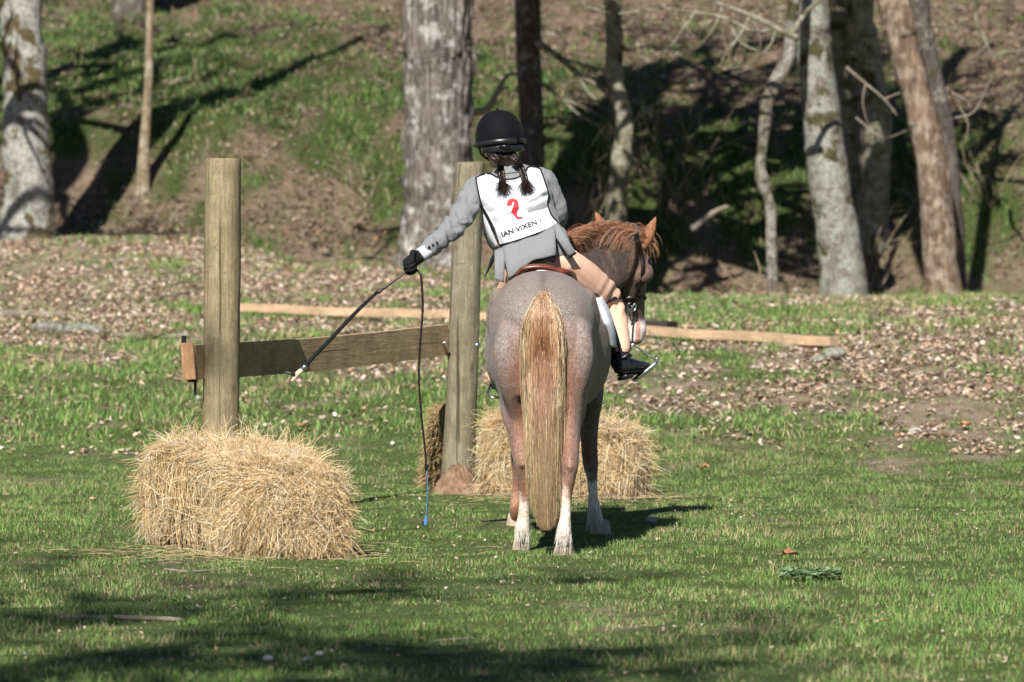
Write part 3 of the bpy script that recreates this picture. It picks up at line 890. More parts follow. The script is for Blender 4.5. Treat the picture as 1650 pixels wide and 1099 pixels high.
ground_stick('stick', [(265, 920), (300, 922), (340, 921), (395, 915)], 21.8, .006, 'thin straw coloured stick in front of the hay bale', M['stick'], 'stick')
ground_stick('stick', [(700, 1035), (730, 1033), (762, 1031)], 18, .005, 'small pale twig at the bottom centre', M['stick'], 'stick')
ground_stick('stick', [(1230, 560), (1300, 562), (1340, 566)], 34, .02, 'weathered stick in front of the right timber end', M['stick'], 'stick')

# ================================================================== posts and rail
def post(name, x, d, r, ztop, label, mat, seed, slant=(0, 0), xt=0.0):
    root = empty(name, (x, d, 0), label, 'post', 'round wooden gate posts')
    zs = np.concatenate([[-.2], np.linspace(0, ztop - .012, 60), [ztop]])
    th = np.linspace(0, 2 * math.pi, 40, endpoint=False)
    V = []
    for z in zs:
        f = z / ztop
        rr = r * (1 + .10 * (fbm(np.cos(th) * 1.2 + seed, np.sin(th) * 1.2, z * 1.3, 3) - .5) * 2)
        rr = rr * (1 + .02 * (fbm(np.cos(th) * 8 + seed, np.sin(th) * 8, z * .7, 2) - .5) * 2) * (1.03 - .05 * f)
        if z == ztop: rr = rr * .95
        V.append(np.stack([x + xt * f + rr * np.cos(th), d + rr * np.sin(th), np.full(40, z) + (slant[0] * np.cos(th) + slant[1] * np.sin(th)) * (f > .98)], 1))
    V = np.vstack(V); m = len(zs); F = []
    for i in range(m - 1):
        for j in range(40):
            k = (j + 1) % 40; F.append((i * 40 + j, i * 40 + k, (i + 1) * 40 + k, (i + 1) * 40 + j))
    mesh('shaft', V, F, mat, root)
    top = V[-40:] + [0, 0, .0]
    c = top.mean(0)
    mesh('cut_top', np.vstack([top, c]), [(j, (j + 1) % 40, 40) for j in range(40)], M['greypost'], root, smooth=False)
    return root


LP = post('gate_post', -1.403, 24.5, .086, 1.772, 'yellow brown round post rising behind the front hay bale', M['post'], 3, xt=.022)
RP = post('gate_post', -.292, 27.45, .083, 1.772, 'greyer round post with a dirt mound at its foot behind the rider', M['greypost'], 9, (0, .004), xt=.066)


def rail():
    a = np.array([-1.528, 24.36]); b = np.array([-.362, 27.42])
    d = (b - a); L = np.linalg.norm(d); d /= L; nrm = np.array([-d[1], d[0]])
    if nrm[0] > 0: nrm = -nrm
    root = empty('rail_board', (a[0], a[1], .8), 'rough brown plank rail fixed between the two round posts', 'rail')
    mb_v = []; n = 24
    zt = lambda s: .882 + .022 * s - .025 * math.sin(s * math.pi) * .6
    th = .045
    for i in range(n + 1):
        s = i / n
        c = a + d * L * s
        w = .010 * math.sin(s * math.pi)
        for (o, z) in ((-th / 2, -.166), (th / 2, -.166), (th / 2, 0), (-th / 2, 0)):
            p = c + nrm * (o + w)
            mb_v.append((p[0], p[1], zt(s) + z))
    F = []
    for i in range(n):
        for j in range(4):
            k = (j + 1) % 4; F.append((i * 4 + j, i * 4 + k, (i + 1) * 4 + k, (i + 1) * 4 + j))
    F += [(3, 2, 1, 0), tuple(n * 4 + j for j in range(4))]
    # grain runs along the board: build it in a frame turned to x
    ang = math.atan2(d[1], d[0])
    o = mesh('plank', np.array(mb_v), F, None, root, smooth=False)
    me = o.data
    rot = Matrix.Rotation(-ang, 4, 'Z'); me.transform(rot); o.rotation_euler = (0, 0, ang)
    me.materials.append(M['rail'])
    # freshly sawn orange end block
    c = a - d * .012
    V, F = box((c[0] - .008, c[1], .805), (.062, .036, .178), 0.12, -.07)
    mesh('end_block', V, F, M['endgrain'], root, smooth=False)
    V, F = box((c[0] - .034, c[1] + .09, .865), (.022, .03, .12)); mb = MB(); mb.add(V, F)
    V, F = box((c[0] + .022, c[1] + .06, .70), (.012, .02, .12)); mb.add(V, F)
    V, F = box((c[0] + .012, c[1] + .03, .712), (.045, .03, .012)); mb.add(V, F)
    mb.build('bracket', M['black_metal'], root, smooth=False)


rail()
# carriage bolts through the right post
for x, y, d, lab in ((715, 553, 27.33, 'left'), (770, 556, 27.42, 'right')):
    p = at(x, y, d); mb = MB()
    s = -1 if lab == 'left' else 1
    mb.add(*tube([p - [s * .03, 0, 0], p], .006, seg=8, n=1))
    mb.add(*tube([p - [s * .004, 0, 0], p + [s * .006, 0, 0]], [.016, .011], side=(0, 0, 1), seg=12, n=1))
    mb.build('bolt_head', M['metal'], RP)

# ------------------------------------------------------------------ dirt mound
def mound():
    n = 46; th = np.linspace(0, 2 * math.pi, n, endpoint=False); V = []; c0 = np.array([-.262, 27.40])
    rings = [(0.0, .15), (.04, .145), (.07, .125), (.10, .09), (.135, .055), (.17, .03), (.21, .012), (.26, -.02)]
    for r, z in rings:
        w = fbm(np.cos(th) * 2, np.sin(th) * 2, r * 14, 4, .7)
        rr = r * (1 + (w - .5) * 1.1)
        zz = z + (fbm(np.cos(th) * 5, np.sin(th) * 5, r * 20, 3) - .5) * .06
        V.append(np.stack([c0[0] - .02 + rr * np.cos(th) * .8, c0[1] - .09 + rr * np.sin(th), zz], 1))
    V = np.vstack(V); F = []
    for i in range(len(rings) - 1):
        for j in range(n):
            k = (j + 1) % n; F.append((i * n + j, i * n + k, (i + 1) * n + k, (i + 1) * n + j))
    mb = MB(); mb.add(V, F)
    for _ in range(130):
        a, r = rng.uniform(0, 6.28), rng.uniform(.05, .26); s = rng.uniform(.004, .017)
        p = np.array([c0[0] - .02 + r * math.cos(a) * .85, c0[1] - .1 + r * math.sin(a), max(.004, .15 - r * .8)])
        mb.add(*tube([p - [s * .5, 0, 0], p + [s * .5, 0, 0]], s, seg=6, n=1))
    tag(mb.build('dirt_mound', M['dirt']), 'small heap of reddish dirt packed at the foot of the right post', 'dirt mound')


mound()

# ================================================================== bales
def bale(name, A, B, C, D, hA, hB, hC, hD, z0, label, nst, seed, twine=True, lumps=()):
    """plan corners A B C D (x,y); heights; shaggy straw block"""
    r = np.random.default_rng(seed)
    A, B, C, D = map(lambda p: np.array(p, float), (A, B, C, D))
    ctr = (A + B + C + D) / 4
    root = empty(name, (ctr[0], ctr[1], z0), label, 'hay bale', 'straw bales at the gate posts')
    # core block, subdivided and roughened
    n = 22
    def P(u, v, w):
        b = (A * (1 - u) + B * u) * (1 - v) + (D * (1 - u) + C * u) * v
        h = (hA * (1 - u) + hB * u) * (1 - v) + (hD * (1 - u) + hC * u) * v
        return np.stack([b[..., 0], b[..., 1], z0 + h[..., 0] * w[..., 0]], -1)
    verts = []; faces = []; k = 0
    g = np.linspace(0, 1, n)
    G1, G2 = np.meshgrid(g, g, indexing='ij')
    one = np.ones_like(G1)
    def soft(u, v, w):
        # round the block's corners
        q = np.stack([u, v, w], -1) * 2 - 1
        p = 4.6
        nn = (np.abs(q) ** p).sum(-1) ** (1 / p)
        q = q / np.maximum(nn, 1)[..., None]
        q = (q + 1) / 2
        return q[..., :1], q[..., 1:2], q[..., 2:3]
    bump = lambda X: (fbm(X[..., 0] * 5 + seed, X[..., 1] * 5, X[..., 2] * 5, 3) - .5)
    c3 = np.array([ctr[0], ctr[1], z0 + max(hA, hB) * .45])
    def surf(u, v, w):
        X = P(*soft(u, v, w))
        N = X - c3; N /= np.linalg.norm(N, axis=-1)[..., None]
        X = X + N * bump(X)[..., None] * .13
        for (lu, lv, lw, lr, amt) in lumps:
            dd = np.sqrt((u - lu) ** 2 + (v - lv) ** 2 + ((w - lw) * .8) ** 2)
            X = X + N * (amt * np.exp(-(dd / lr) ** 2))[..., None]
        return X
    for (u, v, w) in ((G1, one * 0, G2), (one, G1, G2), (G1, one, G2), (one * 0, G1, G2), (G1, G2, one)):
        X = surf(u, v, w).reshape(-1, 3)
        verts.append(X)
        for i in range(n - 1):
            for j in range(n - 1):
                faces.append((k + i * n + j, k + (i + 1) * n + j, k + (i + 1) * n + j + 1, k + i * n + j + 1))
        k += n * n
    V = np.vstack(verts)
    core = NT('straw_core', .9, .1) if 'straw_core' not in bpy.data.materials else None
    if core:
        f = core.noise(core.co((1, 1, .3)), 90, 4, .7); core.color(core.ramp(f, [(.3, (.12, .07, .03)), (.7, (.46, .32, .15))])); core.bump(f, .9, .02)
    mesh('straw_core', V - (V - c3) * .02, faces, bpy.data.materials['straw_core'], root)
    # loose straws: start on the surface, lie along it, drooping, fanned by a flow field
    L = []
    face_p = np.array([.30, .22, .06, .10, .32]); fc = r.choice(5, nst, p=face_p)
    u = r.random(nst); v = r.random(nst); w = r.random(nst)
    u = np.where(fc == 1, 1.0, np.where(fc == 3, 0.0, u)); v = np.where(fc == 0, 0.0, np.where(fc == 2, 1.0, v)); w = np.where(fc == 4, 1.0, w)
    X = surf(u, v, w)
    Nn = X - c3; Nn /= np.linalg.norm(Nn, axis=-1)[..., None]
    e = 1e-2
    fn = np.zeros((nst, 3))
    def nrm(p, q): 
        t_ = np.array([q[0] - p[0], q[1] - p[1], 0.0]); t_ /= np.linalg.norm(t_); return np.array([t_[1], -t_[0], 0])
    nf = [nrm(A, B), nrm(B, C), nrm(C, D), nrm(D, A), np.array([0, 0, 1.0])]
    for i in range(5): fn[fc == i] = nf[i]
    # flow direction inside the face: downward with a swinging fan, slowly varying
    sw = (fbm(X[:, 0] * 4.2 + seed, X[:, 1] * 4.2, X[:, 2] * 4.2, 2) - .5) * 5.5 + r.normal(0, .72, nst)
    tanh_ = np.cross(fn, np.array([0, 0, 1.0])); m = np.linalg.norm(tanh_, axis=1) < .1
    tanh_[m] = np.array([1.0, 0, 0]); tanh_ /= np.linalg.norm(tanh_, axis=1)[:, None]
    down = np.where(m[:, None], np.array([0.0, -1, 0]), np.array([0, 0, -1.0]))
    dirn = down * np.cos(sw)[:, None] + tanh_ * np.sin(sw)[:, None]
    wild = r.random(nst) < .20
    dirn[wild] = r.normal(size=(wild.sum(), 3)); dirn /= np.linalg.norm(dirn, axis=1)[:, None]
    out = r.uniform(.05, .35, nst) + wild * .3
    ln = r.uniform(.04, .13, nst)
    fn = fn + Nn * .8 + np.array([0, 0, .0]); fn /= np.linalg.norm(fn, axis=1)[:, None]
    S = X + fn * r.uniform(-.012, .014, nst)[:, None]
    p1 = S + (dirn + fn * out[:, None]) * (ln * .5)[:, None]
    p2 = S + (dirn + fn * (out * .6)[:, None] + np.array([0, 0, -.15])) * ln[:, None]
    keep = (p2[:, 2] > z0 - .01)
    PP = np.stack([S, p1, p2], 1)[keep]; nk = len(PP)
    pal = np.array([(.80, .59, .33), (.88, .71, .45), (.66, .44, .21), (.92, .84, .68), (.42, .25, .11)])
    tone = pal[r.choice(5, nk, p=[.32, .27, .2, .13, .08])] * r.uniform(.8, 1.15, nk)[:, None]
    Vv, Ff, Cc = strand_mesh(PP, r.uniform(.0008, .0016, nk), tone, .6)
    mesh('loose_straw', Vv, Ff, M['straw'], root, col=Cc, smooth=False)['kind'] = 'stuff'
    if twine:
        for vv in (.33, .72):
            us = np.linspace(0, 1, 14); Q = surf(us, np.full(14, vv), np.ones(14)) + [0, 0, .024]
            Q[:, 2] -= np.abs(np.sin(us * 9)) * .012
            V, F = tube(Q, .0032, seg=5, n=2)
            mesh('twine', V, F, M['blue'], root)
    return root


bale('hay_bale', (-1.22, 22.42), (-.680, 22.42), (-1.14, 23.66), (-1.73, 23.50), .43, .40, .46, .49, 0, 'large shaggy straw bale in front of the left post', 36000, 5,
     lumps=((.5, .0, .45, .3, .03), (1, .5, .5, .3, .02), (0, .8, .6, .25, .05), (0, .38, .55, .16, -.11), (0, .38, .95, .14, -.05), (0, .42, .1, .16, -.10), (.75, .02, 1.0, .2, -.04), (1, .1, 1, .25, -.02), (0, .05, .5, .25, .05)))
bale('hay_bale', (-.175, 27.05), (.60, 26.74), (.70, 27.14), (-.06, 27.46), .44, .37, .39, .455, 0, 'straw bale lying behind the pony legs beside the right post', 17000, 8,
     lumps=((1, .5, .5, .35, .03), (.5, 0, .6, .3, .03)))


def leaning_flake():
    c = at(706, 720, 27.75)
    root = empty('straw_flake', (c[0], c[1], 0), 'narrow straw flake leaning behind the left side of the right post', 'straw flake')
    w, t, L = .17, .07, .56; a = R(36)
    ax = np.array([.11, -math.sin(a), math.cos(a)]); ax /= np.linalg.norm(ax)
    sd = np.array([1.0, 0.12, .03]); sd /= np.linalg.norm(sd); nn = np.cross(sd, ax)
    o = np.array([at(688, 790, 27.9)[0] + w / 2, 27.95, 0.0])
    V = [o + sd * (i - .5) * w + ax * L * k + nn * (j - .5) * t for i in (0, 1) for j in (0, 1) for k in np.linspace(0, 1, 8)]
    V = np.array(V) + rng.normal(0, .004, (32, 3)); F = []
    q = lambda i, j, k: (i * 2 + j) * 8 + k
    for k in range(7):
        for (i, j), (i2, j2) in (((0, 0), (1, 0)), ((1, 0), (1, 1)), ((1, 1), (0, 1)), ((0, 1), (0, 0))):
            F.append((q(i, j, k), q(i2, j2, k), q(i2, j2, k + 1), q(i, j, k + 1)))
    F += [(q(0, 0, 0), q(0, 1, 0), q(1, 1, 0), q(1, 0, 0)), (q(0, 0, 7), q(1, 0, 7), q(1, 1, 7), q(0, 1, 7))]
    mesh('straw_core', V, F, bpy.data.materials['straw_core'], root)
    n = 3500
    X = o + sd * (rng.choice([-.5, .5], n, p=[.7, .3]) * w + rng.normal(0, .006, n))[:, None] + ax * (rng.random(n) * L)[:, None] + nn * ((rng.random(n) - .5) * t)[:, None]
    e2 = rng.random(n) < .4
    X[e2] = (o + sd * ((rng.random(n) - .5) * w)[:, None] + ax * (rng.random(n) * L)[:, None] + nn * (rng.choice([-.5, .5], n) * t)[:, None])[e2]
    d = rng.normal(0, .4, (n, 3)) - sd * .6 + np.array([0, 0, -.4]); d /= np.linalg.norm(d, axis=1)[:, None]
    ln = rng.uniform(.03, .08, n)[:, None]
    P = np.stack([X, X + d * ln * .5, X + d * ln], 1); P[..., 2] = np.maximum(P[..., 2], .003)
    C = np.array([(.52, .38, .19)]) * rng.uniform(.6, 1.3, (n, 1))
    V, F, C = strand_mesh(P, rng.uniform(.001, .002, n), C, .6)
    mesh('loose_straw', V, F, M['straw'], root, col=C, smooth=False)['kind'] = 'stuff'


leaning_flake()

def straw_on_ground():
    n = 900; r = np.random.default_rng(44); c = rng.random(n) < .6
    cx = np.where(c, -1.22, .28); cy = np.where(c, 22.75, 26.85)
    X = cx + r.normal(0, .34, n); Y = cy + r.normal(0, .30, n)
    a = r.uniform(0, 6.28, n); ln = r.uniform(.03, .14, n)
    S = np.stack([X, Y, H(X, Y) + r.uniform(.006, .022, n)], 1); d = np.stack([np.cos(a), np.sin(a), r.normal(0, .08, n)], 1)
    P = np.stack([S, S + d * (ln * .5)[:, None] + [0, 0, .004], S + d * ln[:, None]], 1)
    C = np.array([(.66, .50, .30)]) * r.uniform(.6, 1.25, (n, 1))
    V, F, C = strand_mesh(P, r.uniform(.0008, .0015, n), C, .6)
    tag(mesh('loose_straw', V, F, M['straw'], None, col=C, smooth=False), 'loose straw scattered on the grass round the bales', 'straw', kind='stuff')


straw_on_ground()

# ================================================================== timbers on the ground
def timber(name, p0, p1, w, h, label, mat, lift=.0, cat='timber', steps=14):
    a, b = np.array(p0, float), np.array(p1, float); d = b - a; L = np.linalg.norm(d); e = d / L
    ang = math.atan2(e[1], e[0]); nn = np.array([-e[1], e[0], 0])
    root_loc = (a + b) / 2
    V = []; 
    for i in range(steps + 1):
        c = a + d * i / steps; c = c + nn * .004 * math.sin(i * 1.3) + np.array([0, 0, .004 * math.sin(i * .9)])
        for (o, z) in ((-w / 2, 0), (w / 2, 0), (w / 2, h), (-w / 2, h)):
            V.append(c + nn * o + [0, 0, z + lift])
    F = []
    for i in range(steps):
        for j in range(4):
            k = (j + 1) % 4; F.append((i * 4 + j, i * 4 + k, (i + 1) * 4 + k, (i + 1) * 4 + j))
    F += [(3, 2, 1, 0), tuple(steps * 4 + j for j in range(4))]
    o = mesh(name, np.array(V), F, mat, smooth=False)
    o.data.transform(Matrix.Rotation(-ang, 4, 'Z')); o.rotation_euler = (0, 0, ang)
    return tag(o, label, cat)


gp = on_ground([(388, 504), (800, 519)], 40, 0)
timber('timber', gp[0], gp[1], .10, .062, 'long pale timber lying on the slope between the posts', M['beam'], .01)
gp = on_ground([(1000, 546), (1345, 566)], 36, 0)
timber('timber', gp[0], gp[1], .11, .062, 'long pale timber lying on the slope right of the pony head', M['beam'], .035)
a = at(1000, 531, gp[0][1] + .12); b = at(1084, 531, gp[0][1] - .10)
timber('plank', a, b, .16, .06, 'short dark plank resting on the timber by the pony muzzle', M['darkplank'], 0, 'plank', 4)


def rock(name, x, y, d0, s, label, mat, cat='stone'):
    p = on_ground([(x, y)], d0, 0)[0]
    th = np.linspace(0, 2 * math.pi, 14, endpoint=False); V = []
    sd = rng.random() * 50
    for ph in np.linspace(-1.2, 1.4, 7):
        rr = math.cos(ph) * (1 + .5 * (fbm(np.cos(th) * 1.5 + sd, np.sin(th) * 1.5, ph, 2) - .5))
        V.append(np.stack([p[0] + s * rr * np.cos(th), p[1] + s * .8 * rr * np.sin(th), np.full(14, p[2] + s * .5 + s * .55 * math.sin(ph))], 1))
    V = np.vstack(V); F = [(i * 14 + j, i * 14 + (j + 1) % 14, (i + 1) * 14 + (j + 1) % 14, (i + 1) * 14 + j) for i in range(6) for j in range(14)]
    F += [tuple(range(13, -1, -1)), tuple(84 + j for j in range(14))]
    return tag(mesh(name, V, F, mat, smooth=False), label, cat)


M['stone'] = plain('pale_stone', (.36, .33, .30), .85, .2, 0, .35, 25, .5)
M['lichen_stone'] = plain('lichen_stone', (.20, .20, .165), .9, .2, 0, .5, 30, .6)
rock('stone', 432, 1066, 17.5, .021, 'larger pale stone at the bottom left of centre', M['stone'])
rock('stone', 515, 1058, 17.7, .018, 'small pale stone right of the bottom twin stone', M['stone'])
rock('stone', 496, 1066, 17.5, .016, 'tiny tan stone between the two pale stones at the bottom', M['stone'])
rock('stone', 1345, 580, 34, .085, 'lichen grey stone below the right timber end', M['lichen_stone'])
rock('stone', 1320, 586, 34, .055, 'smaller lichen stone left of the bigger one below the timber', M['lichen_stone'])
rock('stone', 1475, 702, 28, .045, 'grey stone in the leaves right of centre', M['stone'])
rock('stone', 1050, 843, 24.8, .03, 'grey leafy clod right of the pony shadow', M['stone'])


def big_leaf(x, y, d0, s, label, c, seed):
    p = on_ground([(x, y)], d0, 0)[0]; r = np.random.default_rng(seed)
    n = 26; th = np.linspace(0, 2 * math.pi, n, endpoint=False)
    rr = s * (.62 + .38 * np.abs(np.cos(th * 2.5 + r.random()))) * r.uniform(.85, 1.1, n)
    ang = r.uniform(0, 6)
    X = rr * np.cos(th); Y = rr * np.sin(th) * .75
    Z = .03 + .35 * np.abs(X) * r.uniform(.6, 1.3, n) + .12 * s * np.sin(th * 3 + ang)
    V = np.vstack([np.stack([p[0] + X * math.cos(ang) - Y * math.sin(ang), p[1] + X * math.sin(ang) + Y * math.cos(ang), p[2] + Z], 1), [p + [0, 0, .03]]])
    F = [(j, (j + 1) % n, n) for j in range(n)]
    o = mesh('dry_leaf', V, F, M['leaf'], smooth=False, col=np.repeat([c], len(V), 0) * r.uniform(.75, 1.15, (len(V), 1)))
    tag(o, label, 'leaf')


big_leaf(1271, 906, 22.3, .062, 'large curled red brown leaf on the right lawn', (.36, .17, .10), 1)
big_leaf(1133, 763, 26, .05, 'orange brown leaf right of the far bale', (.42, .22, .12), 2)
big_leaf(1556, 693, 28, .055, 'orange leaf in the litter at right', (.50, .24, .11), 3)
big_leaf(1455, 712, 28, .055, 'dark brown leaf beside the grey stone at right', (.32, .13, .08), 4)
big_leaf(490, 697, 27, .06, 'curled brown leaf between the two bales', (.30, .18, .10), 5)
big_leaf(1425, 1014, 18.7, .022, 'small red brown leaf at the lower right', (.34, .18, .11), 6)
big_leaf(155, 815, 24, .04, 'tan leaf left of the front bale', (.42, .30, .17), 7)


def weed():
    p = on_ground([(1305, 935)], 21.5, 0)[0]; mb = MB(); n = 260; r = np.random.default_rng(4)
    V = []; F = []; C = []
    for i in range(n):
        a = r.uniform(0, 6.28); R0 = .13 * math.sqrt(r.uniform(0, 1)); c = p + [R0 * math.cos(a), R0 * math.sin(a), .02 + r.uniform(0, .03)]
        s = r.uniform(.012, .025); b = r.uniform(0, 6.28); u = np.array([math.cos(b), math.sin(b), r.normal(0, .3)]) * s; w = np.array([-math.sin(b), math.cos(b), r.normal(0, .3)]) * s * .5
        k = len(V); V += [c - u, c + w, c + u, c - w]; F.append((k, k + 1, k + 2, k + 3))
        g = r.uniform(.7, 1.3); C += [(.20 * g, .29 * g, .15 * g)] * 4
    tag(mesh('weed_clump', V, F, M['grass'], smooth=False, col=np.array(C)), 'low grey green weed clump below the large brown leaf', 'weed')


weed()

# ================================================================== pony
PL = np.array([.19, 23.5, 0.0])
pony = empty('pony', PL, 'strawberry roan pony seen from behind with long blond tail, ridden', 'pony')


def pony_body():
    parts = []
    st = [  # y, xc, ztop, zbot, half width
        (22.80, .137, 1.03, .90, .085), (22.815, .137, 1.10, .86, .155), (22.86, .137, 1.185, .80, .205), (22.97, .138, 1.238, .74, .236),
        (23.12, .140, 1.258, .68, .243), (23.28, .146, 1.250, .63, .234), (23.42, .155, 1.228, .605, .244), (23.62, .165, 1.205, .585, .288),
        (23.85, .170, 1.215, .575, .290), (24.05, .178, 1.255, .60, .245), (24.2, .19, 1.26, .64, .20), (24.33, .20, 1.20, .72, .155), (24.42, .205, 1.10, .80, .10)]
    y = np.array([s[0] for s in st]); P = np.stack([[s[1] for s in st], y, [(s[2] + s[3]) / 2 for s in st]], 1)
    parts.append(tube(P, [s[4] for s in st], [(s[2] - s[3]) / 2 for s in st], side=(1, 0, 0), seg=40, n=4, power=2.35))
    # hind legs (x, y, z, r side, r fore-aft)
    def leg(q, seg=18):
        q = np.array(q, float)
        parts.append(tube(q[:, :3], q[:, 3], q[:, 4], side=(1, 0, 0), seg=seg, n=5))
    # left hind
    leg([(.035, 22.98, .98, .125, .19), (.028, 23.0, .83, .122, .185), (.030, 22.98, .68, .086, .14), (.034, 22.97, .58, .062, .10), (.036, 22.93, .48, .047, .068), (.045, 22.885, .405, .039, .056), (.052, 22.895, .345, .034, .046),
         (.055, 22.91, .26, .0255, .032), (.053, 22.92, .17, .026, .032), (.047, 22.93, .105, .036, .043), (.044, 22.95, .06, .032, .036)])
    # right hind
    leg([(.240, 22.93, .98, .125, .19), (.250, 22.90, .83, .118, .18), (.246, 22.86, .68, .086, .135), (.248, 22.82, .58, .064, .10), (.252, 22.75, .48, .049, .068), (.256, 22.67, .405, .038, .056), (.250, 22.66, .345, .033, .046),
         (.241, 22.66, .26, .0245, .032), (.236, 22.65, .17, .026, .032), (.229, 22.65, .105, .036, .043), (.231, 22.67, .06, .032, .036)])
    # right fore
    leg([(.31, 24.12, .98, .09, .15), (.345, 24.12, .80, .085, .12), (.372, 24.10, .66, .06, .085), (.365, 24.09, .54, .046, .062), (.363, 24.08, .43, .040, .05), (.370, 24.08, .33, .037, .042), (.376, 24.06, .27, .027, .032),
         (.380, 24.05, .19, .0225, .028), (.386, 24.04, .11, .034, .038), (.400, 24.06, .06, .031, .034)])
    # left fore
    leg([(.08, 24.18, .98, .09, .15), (.06, 24.24, .80, .08, .12), (.045, 24.3, .66, .056, .08), (.038, 24.37, .54, .045, .06), (.032, 24.45, .42, .038, .048), (.028, 24.50, .33, .036, .04), (.026, 24.53, .26, .026, .03),
         (.022, 24.56, .18, .023, .027), (.020, 24.57, .105, .032, .036), (.018, 24.60, .06, .030, .033)])
    # buttock and thigh muscle, stifle bulges
    for (x, yy, z, r1, r2) in ((.04, 22.86, .92, .10, .10), (.235, 22.84, .92, .10, .10)):
        parts.append(tube([(x, yy, z + .13), (x, yy - .02, z), (x, yy, z - .17)], [.07, r1, .075], [.07, r2, .08], seg=16, n=4))
    # gaskin / hock points
    parts.append(tube([(.046, 22.85, .42), (.046, 22.83, .395)], .018, seg=10, n=1))
    parts.append(tube([(.256, 22.635, .42), (.256, 22.615, .395)], .018, seg=10, n=1))
    # muscle edges: point of hip, quadriceps, hamstring, gaskin tendon, hock cap
    for sx, cx, yo in ((-1, .035, 0), (1, .245, -.03)):
        parts.append(tube([(cx + sx * .085, 23.10, 1.13), (cx + sx * .095, 23.16, 1.03), (cx + sx * .075, 23.2, .90)], [.05, .06, .05], seg=12, n=3))
        parts.append(tube([(cx + sx * .060, 22.83 + yo, 1.00), (cx + sx * .062, 22.81 + yo, .88), (cx + sx * .045, 22.83 + yo, .76), (cx + sx * .02, 22.89 + yo * 1.6, .64), (cx, 22.93 + yo * 2, .54)], [.045, .060, .052, .035, .02], seg=12, n=3))
        parts.append(tube([(cx + sx * .048, 22.98 + yo, .74), (cx + sx * .045, 22.95 + yo, .62), (cx + sx * .030, 22.93 + yo, .52)], [.05, .042, .02], seg=12, n=3))
        hx = .047 if sx < 0 else .255; hy = 22.84 if sx < 0 else 22.625
        parts.append(tube([(hx, hy + .035 + (.04 if sx > 0 else 0), .50), (hx, hy + .012, .445), (hx, hy + .004, .405)], [.012, .014, .017], seg=8, n=3))
        parts.append(tube([(hx - .028, hy + .05, .385), (hx + .028, hy + .05, .385)], .020, seg=8, n=1))
    # neck
    parts.append(tube([(.19, 24.05, 1.03), (.24, 24.28, 1.12), (.33, 24.44, 1.20), (.43, 24.54, 1.265), (.52, 24.58, 1.30), (.575, 24.60, 1.33)],
                      [.15, .125, .105, .09, .08, .07], [.23, .215, .19, .165, .14, .11], side=(.45, -.85, 0), seg=24, n=4))
    # head, hanging with the chin in
    sd = (.88, -.42, 0)
    parts.append(tube([(.562, 24.57, 1.395), (.572, 24.63, 1.30), (.575, 24.66, 1.21), (.585, 24.70, 1.10), (.592, 24.74, 1.00), (.598, 24.745, .945), (.597, 24.74, .912)],
                      [.070, .088, .078, .056, .048, .052, .042], [.075, .115, .120, .078, .058, .062, .050], side=sd, seg=20, n=4))
    # jaw discs, eye sockets, nostrils, chin
    parts.append(tube([(.535, 24.62, 1.23), (.62, 24.60, 1.22)], .062, seg=14, n=1))
    for s in (-1, 1):
        c = np.array([.575, 24.64, 1.272]) + np.array(sd) * s * .075
        parts.append(tube([c + [0, 0, .02], c - [0, 0, .02]], .024, seg=10, n=1))
        c = np.array([.600, 24.770, .965]) + np.array(sd) * s * .030
        parts.append(tube([c + [0, 0, .02], c - [0, 0, .02]], .022, seg=8, n=1))
    V, F = remesh(parts, .0085, 6, .5)
    x, y, z = V.T
    # markings
    def sm(a, lo, hi): t_ = np.clip((a - lo) / (hi - lo), 0, 1); return (t_ * t_ * (3 - 2 * t_))[:, None]
    grey = np.array([.205, .172, .155]); brown = np.array([.23, .105, .055]); dark = np.array([.070, .043, .032]); white = np.array([.68, .62, .54]); rust = np.array([.36, .17, .09])
    n1 = fbm(x * 7, y * 7, z * 7, 4); n2 = fbm(x * 18, y * 18, z * 18, 3)
    C = np.repeat(grey[None], len(V), 0)
    m = sm(n1 + (1.0 - z) * .35, .48, .72) * .55; C = C * (1 - m) + np.array([.22, .13, .10]) * m
    # inner buttocks and thighs warm brown
    inner = np.exp(-((x - .140) / .15) ** 4) * np.clip((1.08 - z) / .25, 0, 1) * (y < 23.3)
    m = np.clip(inner[:, None] * 1.15, 0, 1); C = C * (1 - m) + brown * m
    # lower thigh greyer, hocks brown
    m = sm(z, .56, .42) * sm(z, .30, .36) * .75 * (np.abs(x - .14) < .3)[:, None]; C = C * (1 - m) + np.array([.24, .14, .10]) * m
    # white socks
    edge = np.where(y > 24.3, .0, np.where(y > 23.8, .27, .285)) + (n2 - .5) * .22
    m = sm(edge - z, -.02, .05); C = C * (1 - m) + white * m
    m = ((y > 24.35) & (z < .45) & (x < .2))[:, None] * .8; C = C * (1 - m) + rust * m
    m = sm(n2, .58, .75) * (z < .36)[:, None] * .35; C = C * (1 - m) + np.array([.50, .36, .25]) * m
    # fore legs above the socks dark
    m = ((y > 23.95).astype(float) * np.clip((.72 - z) / .12, 0, 1) * (z > .3))[:, None] * .7; C = C * (1 - m) + dark * m
    # neck and head dark brown roan
    m = sm(y + x * .3, 24.24, 24.42) * (z > .80)[:, None] * .94; C = C * (1 - m) + (dark * (.75 + (n1[:, None] - .5) * 1.6 + 1.3 * np.clip(fbm(x * 26 + z * 9, y * 8, z * 5, 3)[:, None] - .52, 0, 1) * 4)) * m
    m = sm(z, 1.25, 1.1) * (x > .5)[:, None] * (y > 24.5)[:, None] * .5; m = np.maximum(m, sm(x + y * .5, 12.80, 12.84) * (z > .9)[:, None] * (z < 1.38)[:, None] * .75); C = C * (1 - m) + np.array([.165, .098, .073]) * (1 + (n2[:, None] - .5) * .8) * m
